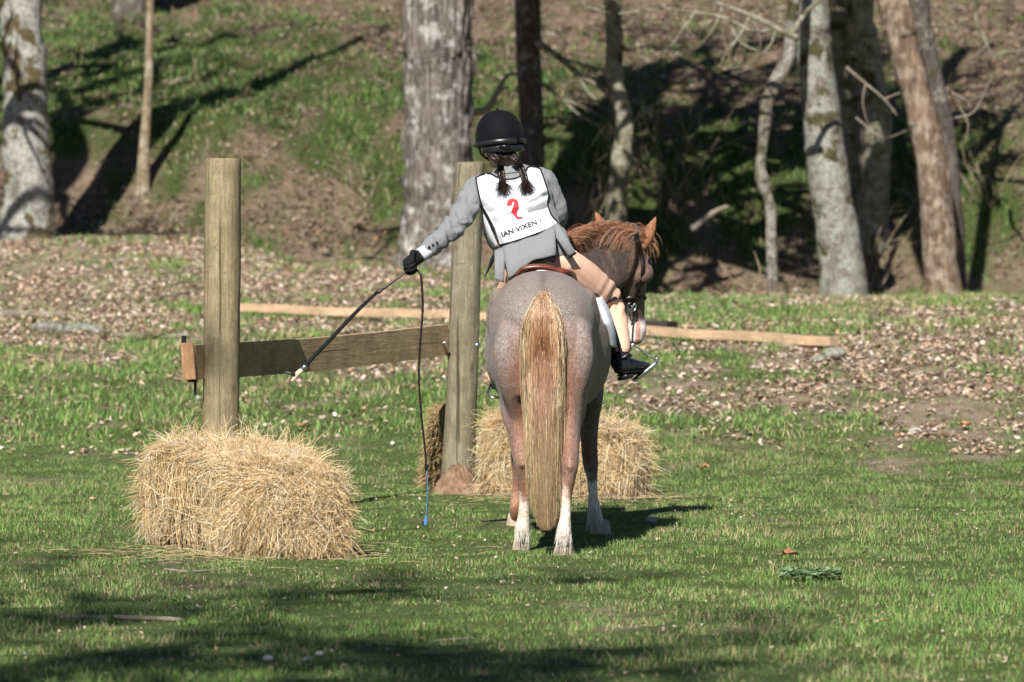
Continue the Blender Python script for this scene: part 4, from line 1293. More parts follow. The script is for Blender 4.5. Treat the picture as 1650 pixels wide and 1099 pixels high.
    mz = sm(1.0 + (n2 - .5) * .06 - z, -.015, .02) * (x > .5)[:, None] * (y > 24.5)[:, None]
    C = C * (1 - mz) + np.array([.80, .74, .72]) * mz
    m = mz * sm(np.abs(x - .607) * -1, -.018, -.006); C = C * (1 - m) + np.array([.55, .28, .22]) * m
    # dark dorsal stripe toward the dock
    m = (np.exp(-((x - .140) / .018) ** 2) * np.clip((z - 1.05) / .1, 0, 1) * (y < 23.6))[:, None] * .8; C = C * (1 - m) + np.array([.13, .10, .095]) * m
    o = mesh('body', V, F, M['coat'], pony, col=C)
    return V, F, o


PV, PF, pony_mesh = pony_body()
pony_bvh = BVHTree.FromPolygons([tuple(v) for v in PV], PF)

# hooves
for (x, y, rx, rz, yaw) in ((.044, 22.97, .041, .060, 0), (.231, 22.69, .047, .060, .1), (.418, 24.08, .047, .058, .3), (.016, 24.63, .043, .058, 0)):
    V, F = tube([(x, y + .012, -.005), (x, y + .006, .02), (x, y - .004, .062)], [rx * 1.08, rx * 1.0, rx * .78], [rx * 1.18, rx * 1.08, rx * .82], side=(1, 0, 0), seg=20, n=3, flatcap=True)
    mesh('hoof', V, F, M['hoof'], pony)


def hair_object(name, P, rad, C, parent, taper=.3):
    V, F, C = strand_mesh(P, rad, C, taper)
    return mesh(name, V, F, M['hair'], parent, col=C)


# tail: falls from the dock, spreads over the quarters, then hangs straight
def tail():
    n = 7500
    r = np.random.default_rng(12)
    s = np.clip(r.normal(0, .46, n), -1.35, 1.35)           # across
    f = r.random(n)                                   # depth layer
    L0 = (1 - .24 * r.random(n) ** 1.6) * (1 - .06 * s ** 2)
    keys = [  # z, centre x, half width, surface y
        (1.175, .140, .008, 22.84), (1.12, .139, .044, 22.80), (1.03, .137, .080, 22.76), (.93, .138, .088, 22.72), (.83, .140, .086, 22.69), (.70, .141, .082, 22.655), (.56, .142, .078, 22.625),
        (.42, .145, .076, 22.60), (.30, .148, .070, 22.59), (.20, .150, .066, 22.59), (.10, .152, .060, 22.59)]
    K = np.array(keys); k = 12
    zz = np.empty((n, k)); t_ = np.linspace(0, 1, k)[None, :]
    z0 = 1.17 - r.random(n) * .10 * np.abs(s) ** .5
    zend = 1.165 - L0 * 1.05
    zz = z0[:, None] + (zend - z0)[:, None] * t_
    kz = K[::-1, 0]
    cx = np.interp(zz, kz, K[::-1, 1]); hw = np.interp(zz, kz, K[::-1, 2]) * .86; sy = np.interp(zz, kz, K[::-1, 3])
    s_eff = s[:, None] * np.ones((1, k)) + r.normal(0, .10, n)[:, None] * t_ + .05 * np.sin(t_ * 5 + r.random(n)[:, None] * 6.28)
    x = cx + hw * s_eff + .004 * np.sin(zz * 14 + r.random(n)[:, None] * 6.28)
    clump = (fbm(s[:, None] * 9 + 0 * zz, zz * 2.2, 0 * zz, 2) - .5)
    x = x + clump * .012 * t_
    y = sy + .045 * s_eff ** 2 + f[:, None] * .055 - .012 + .003 * np.sin(zz * 20 + s[:, None] * 30)
    for i_ in range(n):
        for j_ in range(k):
            if zz[i_, j_] > .62:
                h = pony_bvh.ray_cast(Vector((x[i_, j_], 22.2, zz[i_, j_])), Vector((0, 1, 0)))
                if h[0] is not None: y[i_, j_] = min(y[i_, j_] + .12 * min(1, max(0, (zz[i_, j_] - .72) / .3)), h[0][1] - .004 - f[i_] * (.012 + .05 * max(0, 1.12 - zz[i_, j_])))
    P = np.stack([x, y, zz], -1)
    core = np.exp(-(s / .75) ** 4) * (r.random(n) < .84)
    rust = np.array([.28, .132, .068]); blond = np.array([.50, .315, .175]); pale = np.array([.62, .44, .28])
    bl = blond * (1 - (r.random(n) < .3)[:, None]) + pale * (r.random(n) < .3)[:, None]
    C = np.clip(rust * core[:, None] + bl * (1 - core[:, None]), 0, .8) * r.uniform(.7, 1.15, n)[:, None]
    # hair goes blond down its length
    kp = (np.abs(s) < .7) | (r.random(n) < .75)
    P, C = P[kp], C[kp]; n = len(P)
    V, F, Cv = strand_mesh(P, r.uniform(.0006, .0011, n), C, .5)
    zrep = V[:, 2]; m = np.clip((.82 - zrep) / .40, 0, 1)[:, None] * .72
    Cv = Cv * (1 - m) + np.array([.40, .295, .165]) * m * (.5 + .5 * Cv.mean(1)[:, None] / .22)
    mesh('tail', V, F, M['hair'], pony, col=np.clip(Cv, 0, .85))
    V, F = tube([(.139, 22.92, 1.17), (.139, 22.86, 1.12), (.139, 22.83, 1.03), (.140, 22.80, .9), (.141, 22.755, .7), (.143, 22.69, .5)], [.018, .032, .048, .054, .044, .03], seg=14)
    mesh('tail_dock', V, F, plain('chestnut_tail_core', (.15, .07, .035), .7, .3), pony)


tail()


def mane():
    n = 4600; r = np.random.default_rng(21)
    crest = np.array([(.245, 24.22, 1.33), (.30, 24.30, 1.375), (.37, 24.38, 1.418), (.44, 24.45, 1.436), (.51, 24.50, 1.438), (.57, 24.53, 1.425), (.610, 24.55, 1.405), (.635, 24.57, 1.385)])
    Cc = catmull(crest, 12)
    t0 = r.random(n); i = (t0 * (len(Cc) - 1)).astype(int)
    B = Cc[i] + r.normal(0, .010, (n, 3))
    near = r.random(n) < .8                      # most of it falls to the near (camera) side
    L = r.uniform(.10, .19, n) * (.75 + .35 * np.sin(t0 * 3.1))
    side = np.where(near[:, None], np.array([-.85, -.50, 0]), np.array([.45, .7, 0])) + r.normal(0, .09, (n, 3))
    k = 7; P = [B]
    d = side * .9 + np.array([0, 0, .62])
    for j in range(k - 1):
        d = d + np.array([0, 0, -.34]); dd = d / np.linalg.norm(d, axis=1)[:, None]
        P.append(P[-1] + dd * (L / (k - 1))[:, None])
    P = np.stack(P, 1)
    C = np.array([(.34, .150, .075)]) * r.uniform(.5, 1.4, (n, 1)); lt = r.random(n) < .32
    C[lt] = np.array([.46, .28, .19]) * r.uniform(.7, 1.2, (lt.sum(), 1))
    hair_object('mane', P, r.uniform(.0007, .0014, n), C, pony, .2)
    # forelock and cheek tufts falling beyond the right ear
    n = 420; B = np.array([.625, 24.60, 1.40]) + r.normal(0, .018, (n, 3)) * [1, 1, 1.2]
    P = [B]; d = np.array([.55, .3, .15]) + r.normal(0, .22, (n, 3))
    for j in range(6):
        d = d + np.array([-.08, 0, -.36]); dd = d / np.linalg.norm(d, axis=1)[:, None]
        P.append(P[-1] + dd * r.uniform(.008, .021, n)[:, None])
    hair_object('forelock', np.stack(P, 1), r.uniform(.001, .0018, n), np.array([(.38, .20, .10)]) * r.uniform(.6, 1.4, (n, 1)), pony, .2)


mane()
M['ear'] = plain('ear_hair', (.24, .11, .055), .8, .2, 0, .4, 60, .4)
for base, tip, w, nrm in (((.640, 24.57, 1.375), (.690, 24.60, 1.488), .034, (-.35, -1, 0)), ((.445, 24.60, 1.42), (.404, 24.62, 1.512), .032, (.2, -1, 0))):
    base, tip = np.array(base), np.array(tip); ax = tip - base
    V, F = tube([base - ax * .2, base + ax * .15, base + ax * .45, base + ax * .75, tip], [w * .65, w * .85, w * .78, w * .48, .004], [w * .55, w * .6, w * .4, w * .22, .003], side=(1, .2, 0), seg=16, n=4)
    mesh('ear', V, F, M['ear'], pony)
# eye on the right side of the head, fetlock feather
c = np.array([.575, 24.64, 1.272]) + np.array([.88, -.42, 0]) * .088
V, F = tube([c + [0, 0, .004], c - [0, 0, .004]], .019, seg=14, n=1); mesh('eye', V, F, M['gloss'], pony)
c = np.array([.575, 24.64, 1.272]) - np.array([.88, -.42, 0]) * .088
V, F = tube([c + [0, 0, .004], c - [0, 0, .004]], .019, seg=14, n=1); mesh('eye', V, F, M['gloss'], pony)
fe = []; 
for (x, y) in ((.047, 22.89), (.229, 22.61), (.386, 24.005)):
    n = 80; a = rng.uniform(-.2, math.pi + .2, n)
    B = np.stack([x + .031 * np.cos(a), y + .035 - .038 * np.sin(a), rng.uniform(.06, .13, n)], 1)
    d = np.stack([np.cos(a) * .05, -np.sin(a) * .12, np.full(n, -1.0)], 1) + rng.normal(0, .10, (n, 3)); d /= np.linalg.norm(d, axis=1)[:, None]
    ln = rng.uniform(.03, .065, n)[:, None]
    P = np.stack([B, B + d * ln * .5, B + d * ln + [0, 0, .004]], 1); P[..., 2] = np.maximum(P[..., 2], .008)
    hair_object('feather', P, rng.uniform(.0009, .0016, n), np.array([(.74, .68, .60)]) * rng.uniform(.8, 1.1, (n, 1)), pony)


def strap(P, w, t_=.004, normal=(0, -1, 0), n=5):
    """flat strap: width w across, thickness t_ along 'normal'"""
    return tube(P, np.full(len(P), t_ / 2), np.full(len(P), w / 2), side=normal, seg=8, n=n, power=4)


def snug(P, push=.006, toward=None):
    """lay points on the pony's skin"""
    out = []
    for p in P:
        h, nn, i, dd = pony_bvh.find_nearest(Vector(p))
        out.append(np.array(h) + np.array(nn) * push)
    return np.array(out)


# ------------------------------------------------------------------ tack
bridle = empty('bridle', (.6, 24.65, 1.2), 'dark brown leather bridle with a steel bit ring on the pony head', 'bridle')
hs = np.array([.88, -.42, 0]); hf = np.array([.42, .88, 0])
bitp = None
for s in (-1, 1):
    if s < 0:
        P = np.array([np.array([.566, 24.60, 1.40]) + hs * s * .06, np.array([.572, 24.62, 1.33]) + hs * s * .09, np.array([.576, 24.64, 1.23]) + hs * s * .095, np.array([.585, 24.66, 1.12]) + hs * s * .075, np.array([.590, 24.70, 1.05]) + hs * s * .060])
        V, F = strap(snug(P, .007), .022, .010, hs * s); mesh('cheekpiece', V, F, M['brown_leather'], bridle)
        c = P[-1]
    else:
        def lay(pts, push=.006):
            o_ = []
            for x_, y_ in pts:
                q_ = at(x_, y_, 24.6); h_ = pony_bvh.ray_cast(Vector((q_[0], 24.2, q_[2])), Vector((0, 1, 0)))
                if h_[0] is None: h_ = pony_bvh.find_nearest(Vector(q_))
                o_.append(np.array(h_[0]) + np.array([.3, -1, 0]) * push)
            return np.array(o_)
        V, F = strap(lay([(1024, 376), (1028, 392), (1033, 412), (1035, 435), (1031, 458), (1025, 476), (1019, 487)]), .021, .009, (.3, -1, 0)); mesh('cheekpiece', V, F, M['brown_leather'], bridle)
        V, F = strap(lay([(1022, 378), (1025, 400), (1022, 424), (1014, 447), (1003, 466), (994, 480)]), .016, .008, (.3, -1, 0)); mesh('throatlatch', V, F, M['brown_leather'], bridle)
        c = lay([(1017, 494)], .012)[0]
    th = np.linspace(0, 2 * math.pi, 17); e1 = np.array([.9, .3, 0]) if s > 0 else hf
    V, F = tube(np.array([c + (e1 * math.cos(a) + np.array([0, 0, 1]) * math.sin(a)) * .022 for a in th]), .0036, side=hs, seg=8, n=2); mesh('bit_ring', V, F, M['metal'], bridle)
    V, F = tube([c + [.012, -.004, .012], c + [-.016, -.004, -.030]], .0045, seg=8, n=1); mesh('bit_shank', V, F, M['metal'], bridle)
    bitp = c
th = np.linspace(0, 2 * math.pi, 21)
P = np.array([np.array([.585, 24.68, 1.10]) + hs * math.cos(a) * .072 + hf * math.sin(a) * .085 for a in th])
V, F = tube(snug(P, .005), .003, .009, side=hf, seg=8, n=3); mesh('noseband', V, F, M['brown_leather'], bridle)
P = np.array([np.array([.569, 24.60, 1.365]) + hs * math.cos(a) * .08 + hf * math.sin(a) * .09 + [0, 0, -.03 * math.sin(a)] for a in np.linspace(0, math.pi, 11)])
V, F = tube(snug(P, .005), .003, .009, side=hf, seg=8, n=3); mesh('browband', V, F, M['brown_leather'], bridle)
rr_ = [at(1022, 520, 24.66), at(1012, 480, 24.5), at(985, 455, 24.35), at(955, 425, 24.25), at(935, 398, 24.2), at(905, 375, 24.15)]
V, F = tube([tuple(bitp), (.50, 24.42, 1.09), (.42, 24.26, 1.15), (.33, 24.17, 1.25), (.24, 24.14, 1.38)], .005, side=(0, 0, 1), seg=8); mesh('rein', V, F, M['brown_leather'], bridle)
V, F = tube([tuple(np.array([.592, 24.68, 1.03]) - hs * .062), (.42, 24.66, 1.1), (.30, 24.55, 1.28), (.20, 24.35, 1.38), (.17, 24.12, 1.44)], .005, side=(0, 0, 1), seg=8); mesh('rein', V, F, M['brown_leather'], bridle)

saddle = empty('saddle', (.165, 23.72, 1.2), 'brown leather saddle under the rider with its cantle showing above the croup', 'saddle')
V, F = tube([at(833, 441, 23.50), at(842, 433.5, 23.50), at(860, 430, 23.50), at(880, 430.5, 23.50), at(893, 434, 23.50), at(900, 439, 23.50)], [.008, .012, .014, .014, .011, .008], [.02, .028, .032, .032, .028, .02], side=(0, 0, 1), seg=12); mesh('cantle', V, F, M['red_leather'], saddle)
V, F = tube([(.165, 23.50, 1.245), (.165, 23.62, 1.235), (.168, 23.8, 1.235), (.175, 23.98, 1.275), (.178, 24.04, 1.30)], [.10, .13, .12, .08, .04], [.022, .025, .028, .028, .02], side=(1, 0, 0), seg=16); mesh('seat', V, F, M['red_leather'], saddle)
for s in (1, -1):
    # flap follows the barrel
    rows = []
    for a in np.linspace(0, 1, 9):
        row = []
        for b in np.linspace(0, 1, 7):
            yy = (23.68 if s > 0 else 23.92) + (.32 if s > 0 else .12) * b; zz = 1.14 - .28 * a
            h = pony_bvh.ray_cast(Vector((.17 + s * .6, yy, zz)), Vector((-s, 0, 0)))
            xx = h[0][0] if h[0] is not None else .17 + s * .25
            row.append((xx + s * .016, yy, zz))
        rows.append(row)
    V = np.array(rows).reshape(-1, 3); F = [(i * 7 + j, i * 7 + j + 1, (i + 1) * 7 + j + 1, (i + 1) * 7 + j) for i in range(8) for j in range(6)]
    o = mesh('flap', V, F, M['brown_leather'], saddle); m = o.modifiers.new('s', 'SOLIDIFY'); m.thickness = .006; m.offset = 0
# white fleece pad: mirrored shape each side, rear edge shows at the right flank
rows = []
pad = empty('saddle_pad', (.165, 23.7, 1.1), 'white fleece saddle pad under the saddle at the right flank', 'saddle pad')
for s in (1, -1):
    rows = []; na, nb_ = 22, 16
    for a in np.linspace(0, 1, na):
        row = []
        for b in np.linspace(0, 1, nb_):
            z_ = 1.12 - .225 * a
            y0 = (23.52 + .20 * max(0, a - .5)) if s > 0 else 23.99
            yy = y0 + (24.02 - y0) * b
            h = pony_bvh.ray_cast(Vector((.17 + s * .6, yy, z_)), Vector((-s, 0, 0)))
            xx = h[0][0] if h[0] is not None else .17 + s * .2
            row.append((xx + s * (.016 - .010 * (b == 0)), yy, z_))
        rows.append(row)
    V = np.array(rows).reshape(-1, 3); F = [(i * nb_ + j, i * nb_ + j + 1, (i + 1) * nb_ + j + 1, (i + 1) * nb_ + j) for i in range(na - 1) for j in range(nb_ - 1)]
    o = mesh('side_panel', V, F, M['pad'], pad); m = o.modifiers.new('s', 'SOLIDIFY'); m.thickness = .014; m.offset = 0

# stirrups
def iron(pts, name, parent):
    V, F = tube(np.array(pts), .0042, seg=8, n=3, side=(.3, .2, .9)); mesh(name, V, F, M['metal'], parent)


st = empty('stirrup', at(1040, 600, 23.95), 'steel safety stirrup iron under the right boot', 'stirrup', 'stirrups')
e = at(1019, 555, 23.98)
iron([at(1021, 556, 23.96), at(1038, 567, 23.96), at(1057, 580, 23.95)], 'side_bar', st)
iron([at(1021, 556, 23.96), at(1010, 575, 24.02), at(1014, 600, 24.03), at(1021, 613, 23.99)], 'side_bar', st)
V, F = tube([at(1012, 561, 23.96), at(1020, 555, 23.96)], [.010, .008], side=(0, 1, 0), seg=10, n=1); mesh('eye_loop', V, F, M['metal'], st)
V, F = tube([at(1058, 578, 23.95), at(1057, 583, 23.95)], .009, seg=10, n=1); mesh('knuckle', V, F, M['metal'], st)
V, F = tube([at(1023, 612, 23.93), at(1040, 599, 23.93), at(1057, 585, 23.93)], [.011, .013, .011], [.030, .032, .028], side=(.62, 0, -.78), seg=14, n=3, power=3); mesh('tread', V, F, M['metal'], st)
V, F = tube([at(1012, 560, 23.97), at(1004, 530, 24.02), at(985, 485, 24.0), at(950, 450, 23.85)], .004, .010, side=(0, -1, 0), seg=8); mesh('stirrup_leather', V, F, M['brown_leather'], st)
st2 = empty('stirrup', at(793, 632, 23.9), 'steel stirrup iron just visible under the pony left flank', 'stirrup', 'stirrups')
iron([at(789, 622, 23.95), at(786, 633, 23.92), at(789, 640, 23.9)], 'side_bar', st2)
iron([at(789, 622, 23.95), at(803, 628, 24.0), at(806, 640, 24.0)], 'side_bar', st2)
V, F = tube([at(788, 639, 23.93), at(806, 641, 23.93)], .006, .025, side=(0, 0, 1), seg=12, n=2); mesh('tread', V, F, M['metal'], st2)
V, F = tube([at(790, 621, 23.95), at(798, 600, 23.95), at(802, 560, 23.9)], .003, .010, side=(1, 0, 0), seg=8); mesh('stirrup_leather', V, F, M['brown_leather'], st2)

# ================================================================== rider
RL = np.array([.10, 23.75, 1.25])
rider = empty('person', RL, 'young rider in black helmet, grey jacket and white bib leaning left from the pony', 'person')


def rp(x, y, d): return at(x, y, d)


def torso(o):
    return tube([rp(868, 425, 23.78), rp(864, 405, 23.76), rp(855, 383, 23.78), rp(845, 355, 23.82), rp(834, 325, 23.87), rp(828, 302, 23.9), rp(826, 288, 23.92)],
                np.array([.135, .150, .135, .140, .152, .145, .105]) + o, np.array([.10, .115, .095, .098, .102, .088, .060]) + o, side=(1, 0, .12), seg=26, n=4, power=2.3)


def larm(o, end=1.0):
    return tube([rp(795, 303, 23.9), rp(770, 306, 23.88), rp(752, 335, 23.8), rp(734, 362, 23.72), rp(708, 387, 23.66), rp(684, 407, 23.62)],
                np.array([.052, .054, .048, .043, .036, .027]) + o, seg=16, n=4)


def rarm(o):
    return tube([rp(853, 290, 23.92), rp(874, 293, 23.93), rp(888, 318, 23.95), rp(897, 345, 23.98), rp(888, 360, 24.1), rp(880, 372, 24.2)],
                np.array([.050, .052, .047, .044, .036, .028]) + o, seg=16, n=4)


def rleg(o, lo=True):
    P = [rp(876, 412, 23.74), rp(902, 426, 23.76), rp(940, 451, 23.85), rp(967, 473, 23.95), rp(980, 487, 24.0), rp(988, 503, 23.97), rp(993.5, 530, 23.92), rp(999, 560, 23.87)]
    r = [.085, .090, .084, .076, .066, .054, .049, .043]
    if lo: P.append(rp(999, 585, 23.84)); r.append(.032)
    return tube(P, np.array(r) + o, seg=18, n=4)


def lleg(o, lo=True):
    P = [(.10, 23.76, 1.30), (.06, 23.85, 1.26), (.01, 23.98, 1.18), (-.035, 24.08, 1.08), (-.06, 24.04, .98), (-.075, 23.99, .86), (-.080, 23.95, .80)]
    r = [.080, .072, .062, .055, .048, .044, .038]
    if lo: P.append((-.088, 23.93, .74)); r.append(.03)
    return tube(P, np.array(r) + o, seg=16, n=4)


def head_parts():
    c = rp(804, 226, 23.93)
    f = np.array([-.80, .52, -.30]); f /= np.linalg.norm(f)      # she looks left and down past the post
    up = np.array([-.14, .05, .99]); up -= up.dot(f) * f; up /= np.linalg.norm(up); sd = np.cross(f, up)
    P = []
    P.append(tube([c + up * .075, c + up * .03, c - up * .03, c - up * .075 + f * .02], [.060, .078, .070, .045], [.075, .092, .085, .055], side=sd, seg=20, n=4))
    P.append(tube([c - up * .055 + f * .045, c - up * .095 + f * .060], [.042, .024], [.03, .022], side=sd, seg=12, n=2))          # jaw / chin
    P.append(tube([c - up * .005 + f * .088, c - up * .035 + f * .108], [.008, .013], seg=8, n=1))                                     # nose
    P.append(tube([c - up * .060 + f * .088 - sd * .018, c - up * .060 + f * .092, c - up * .060 + f * .088 + sd * .018], [.006, .009, .006], seg=8, n=2))   # mouth
    for s in (-1, 1):
        P.append(tube([c - up * .02 + sd * s * .078 - f * .005, c - up * .055 + sd * s * .074], [.014, .008], [.02, .014], side=f, seg=8, n=1))   # ears
        P.append(tube([c + up * .018 + f * .075 + sd * s * .030, c + up * .018 + f * .078 + sd * s * .022], .012, seg=8, n=1))
    P.append(tube([rp(826, 290, 23.92), rp(818, 262, 23.93), rp(808, 240, 23.93)], [.052, .048, .05], seg=14, n=3))                     # neck
    return P, c, f, up, sd


HP, HC, HF, HU, HS = head_parts()


def hand(palm0, palm1, across, curl, rp_, scale=1.0, thumb=1):
    """palm from wrist to knuckles, four curled fingers and a thumb leaving the palm's side"""
    palm0, palm1 = np.array(palm0), np.array(palm1); ax = palm1 - palm0; L = np.linalg.norm(ax); ax /= L
    ac = np.array(across, float); ac -= ac.dot(ax) * ax; ac /= np.linalg.norm(ac); nn = np.cross(ax, ac); nn *= curl
    P = [tube([palm0 - ax * .01, palm0 + ax * L * .35, palm1], [.024, .032, .034], [.016, .018, .014], side=ac, seg=14, n=3)]
    for i, (w, ln) in enumerate(((-.026, .060), (-.009, .068), (.009, .064), (.025, .052))):
        b = palm1 + ac * w
        q = [b - ax * .006, b + ax * ln * .42, b + ax * ln * .62 + nn * ln * .36, b + ax * ln * .35 + nn * ln * .62, b + ax * ln * .05 + nn * ln * .55]
        P.append(tube(q, [.0088, .0086, .0082, .0076, .0066], seg=8, n=3))
    b = palm0 + ax * L * .35 + ac * thumb * .028
    P.append(tube([b - ac * thumb * .008, b + ac * thumb * .016 + ax * .018 + nn * .006, b + ac * thumb * .008 + ax * .040 + nn * .020, b - ac * thumb * .004 + ax * .052 + nn * .030], [.012, .0105, .0095, .008], seg=8, n=3))
    return P


lw, lk = rp(677, 411, 23.61), rp(660, 424, 23.57)
rw, rk = rp(880, 372, 24.2), rp(876, 378, 24.27)
LH = hand(lw, lk, (.35, .1, .85), -1, None, thumb=1)
RH = hand(rw, rk, (1, 0, .1), -1, None, thumb=-1)
BV, BF = remesh([torso(0), larm(0), rarm(0), rleg(0), lleg(0), *HP, *LH, *RH], .006, 4, .5)
mesh('body', BV, BF, M['skin'], rider)

# jacket
JV, JF = remesh([torso(.014), larm(.010), rarm(.010), tube([rp(800, 296, 23.9), rp(826, 286, 23.92), rp(856, 286, 23.93)], [.045, .05, .045], seg=12, n=3),
                 tube([rp(824, 288, 23.93), rp(820, 272, 23.94)], [.072, .060], [.066, .056], side=(1, 0, 0), seg=20, n=2)], .006, 5, .5)
keep_ax = rp(873, 421, 23.76)
nz = (fbm(JV[:, 0] * 16, JV[:, 1] * 16, JV[:, 2] * 16, 3) - .5)
arm = np.exp(-(((JV[:, 0] + .27) / .13) ** 2))
N = vnormals(JV, JF)
# cloth folds across the sleeves, fine creases on the back
d_ = (JV - rp(770, 306, 23.88)) @ np.array([-.68, 0, -.73])
JV2 = JV + N * (nz * .024 + .0065 * np.sin(d_ * 95 + nz * 14) * arm)[:, None]
jack = mesh('jacket', JV2, JF, M['wool'], rider)
jb = BVHTree.FromPolygons([tuple(v) for v in JV2], JF)


def cuff(a, b, r0, r1, mat, name, par):
    V, F = tube([a, (a + b) / 2, b], [r0, (r0 + r1) / 2, r1], seg=18, n=2, flatcap=True); return mesh(name, V, F, mat, par)


cuff(rp(690, 402.5, 23.62), rp(677.5, 411.5, 23.605), .0335, .0335, M['white_cloth'], 'shirt_cuff', rider)
for i in range(3):
    p = rp(691.5 + i * 6.2, 398 - i * 3.6, 23.62); h = jb.ray_cast(Vector((p[0], 23.3, p[2])), Vector((0, 1, 0)))
    if h[0] is not None:
        c = np.array(h[0]); V, F = tube([c + [0, .002, 0], c - [0, .003, 0]], .0065, seg=12, n=1); mesh('sleeve_button', V, F, M['black_leather'], jack)

# gloves: slightly fatter hands
def fat(parts, k):
    out = []
    V, F = remesh(parts, .0035, 2, .4); N = vnormals(V, F)
    return V + N * k, F


V, F = fat(LH + [tube([rp(674, 414, 23.61), rp(668, 418, 23.60)], [.029, .028], seg=14, n=1)], .0035); mesh('glove', V, F, M['black_cloth'], rider)
V, F = fat(RH + [tube([rw - [0, .02, -.01], rk], [.029, .027], seg=14, n=1)], .0035); mesh('glove', V, F, M['black_cloth'], rider)

# jacket skirt: three vents panels hanging from the waist
def panel(top, bot, dt, db, name, wav=.008, ph=0.0, rows=14, cols=12):
    T = catmull(np.array([rp(x, y, dt) for x, y in top]), 6); B = catmull(np.array([rp(x, y, db) for x, y in bot]), 6)
    def rs(A, n):
        s = np.r_[0, np.cumsum(np.linalg.norm(np.diff(A, axis=0), axis=1))]; s /= s[-1]
        return np.stack([np.interp(np.linspace(0, 1, n), s, A[:, i]) for i in range(3)], 1)
    T, B = rs(T, cols), rs(B, cols); V = []
    for i in range(rows):
        f = i / (rows - 1); row = T * (1 - f) + B * f
        row = row + np.stack([np.zeros(cols), -.030 * math.sin(f * math.pi) + wav * f * np.sin(np.linspace(0, 7, cols) + ph), np.zeros(cols)], 1)
        V.append(row)
    V = np.array(V).reshape(-1, 3)
    F = [(i * cols + j, (i + 1) * cols + j, (i + 1) * cols + j + 1, i * cols + j + 1) for i in range(rows - 1) for j in range(cols - 1)]
    o = mesh(name, V, F, M['wool'], jack); m = o.modifiers.new('s', 'SOLIDIFY'); m.thickness = .005; m.offset = 0
    return o


panel([(809, 398), (835, 388), (865, 376), (894, 365)], [(820, 449), (838, 437), (858, 420), (876, 416), (896, 411)], 23.66, 23.555, 'jacket_skirt', .008)
panel([(797, 404), (806, 400), (814, 398)], [(797, 450), (804, 453), (812, 455)], 23.69, 23.60, 'jacket_skirt', .003, 1.0, cols=6)
panel([(886, 368), (892, 363), (899, 360)], [(917, 414), (922, 411), (928, 407)], 23.67, 23.62, 'jacket_skirt', .002, 2.0, cols=6)
# dark lining edges of the vents
for pts, d in (([(820, 449.5), (838, 437.5), (858, 420.5), (876, 417), (896, 412)], 23.563), ([(917, 414.5), (922, 412), (928, 408)], 23.628)):
    V, F = tube([rp(x, y, d) for x, y in pts], .0035, seg=6); mesh('lining_edge', V, F, M['black_cloth'], jack)

# bib: patch laid on the jacket's back
def coons(top, bot, left, right, n, m):
    def rs(A, k):
        A = catmull(np.array(A, float), 8); s = np.r_[0, np.cumsum(np.linalg.norm(np.diff(A, axis=0), axis=1))]; s /= s[-1]
        return np.stack([np.interp(np.linspace(0, 1, k), s, A[:, i]) for i in range(A.shape[1])], 1)
    T, B, L, Rr = rs(top, m), rs(bot, m), rs(left, n), rs(right, n)
    u = np.linspace(0, 1, m)[None, :, None]; v = np.linspace(0, 1, n)[:, None, None]
    return (1 - v) * T[None] + v * B[None] + (1 - u) * L[:, None] + u * Rr[:, None] - ((1 - u) * (1 - v) * T[0] + u * (1 - v) * T[-1] + (1 - u) * v * B[0] + u * v * B[-1])


bt = [(767, 286), (778, 281), (788, 279), (800, 285), (815, 289), (832, 287), (845, 279), (851, 269), (861, 268), (871, 272)]
bb = [(805, 395), (830, 388), (865, 376), (898, 363)]
bl_ = [(767, 286), (770, 305), (776, 330), (787, 350), (797, 370), (805, 395)]
br_ = [(871, 272), (878, 293), (884, 314), (882, 328), (888, 346), (898, 358), (898, 363)]
G = coons(bt, bb, bl_, br_, 44, 48)


def press(px, py, off, d=23.82):
    X = (px - 825) / FPX * d; Z = EYE - (py - 313) / FPX * d
    h = jb.ray_cast(Vector((X, 23.2, Z)), Vector((0, 1, 0)))
    if h[0] is not None: return h[0][1]
    h = jb.find_nearest(Vector((X, 23.75, Z)))
    return h[0][1]


Yg = np.array([[press(G[i, j, 0], G[i, j, 1], 0) for j in range(48)] for i in range(44)])
for _ in range(14):
    Z_ = np.pad(Yg, 1, mode='edge'); Yg = .5 * Yg + .125 * (Z_[2:, 1:-1] + Z_[:-2, 1:-1] + Z_[1:-1, 2:] + Z_[1:-1, :-2])
Yg = np.minimum(Yg, Yg)
fold = (fbm(G[..., 0] * .045, G[..., 1] * .06, 3.3, 3) - .5)
u_ = G[..., 0] + G[..., 1] * .6
Yg = Yg - .013 - .034 * fold - .020 * np.exp(-(((G[..., 1] - 355 + (G[..., 0] - 790) * .55) / 7) ** 2)) * np.clip((G[..., 0] - 790) / 30, 0, 1) + .022 * np.exp(-(((G[..., 1] - 338 + (G[..., 0] - 860) * .35) / 6) ** 2)) * np.clip((G[..., 0] - 838) / 15, 0, 1)
BX = (G[..., 0] - 825) / FPX * 23.82; BZ = EYE - (G[..., 1] - 313) / FPX * 23.82
BVt = np.stack([BX, Yg, BZ], -1)
bibF = [(i * 48 + j, (i + 1) * 48 + j, (i + 1) * 48 + j + 1, i * 48 + j + 1) for i in range(43) for j in range(47)]
bib = mesh('bib', BVt.reshape(-1, 3), bibF, M['white_cloth'], rider); m = bib.modifiers.new('s', 'SOLIDIFY'); m.thickness = .003; m.offset = 0
bibb = BVHTree.FromPolygons([tuple(v) for v in BVt.reshape(-1, 3)], bibF)
for edge in (BVt[0], BVt[-1], BVt[:, 0], BVt[:, -1]):
    V, F = tube(edge[::2] - [0, .001, 0], .0042, seg=7, n=1); mesh('piping', V, F, M['black_cloth'], bib)
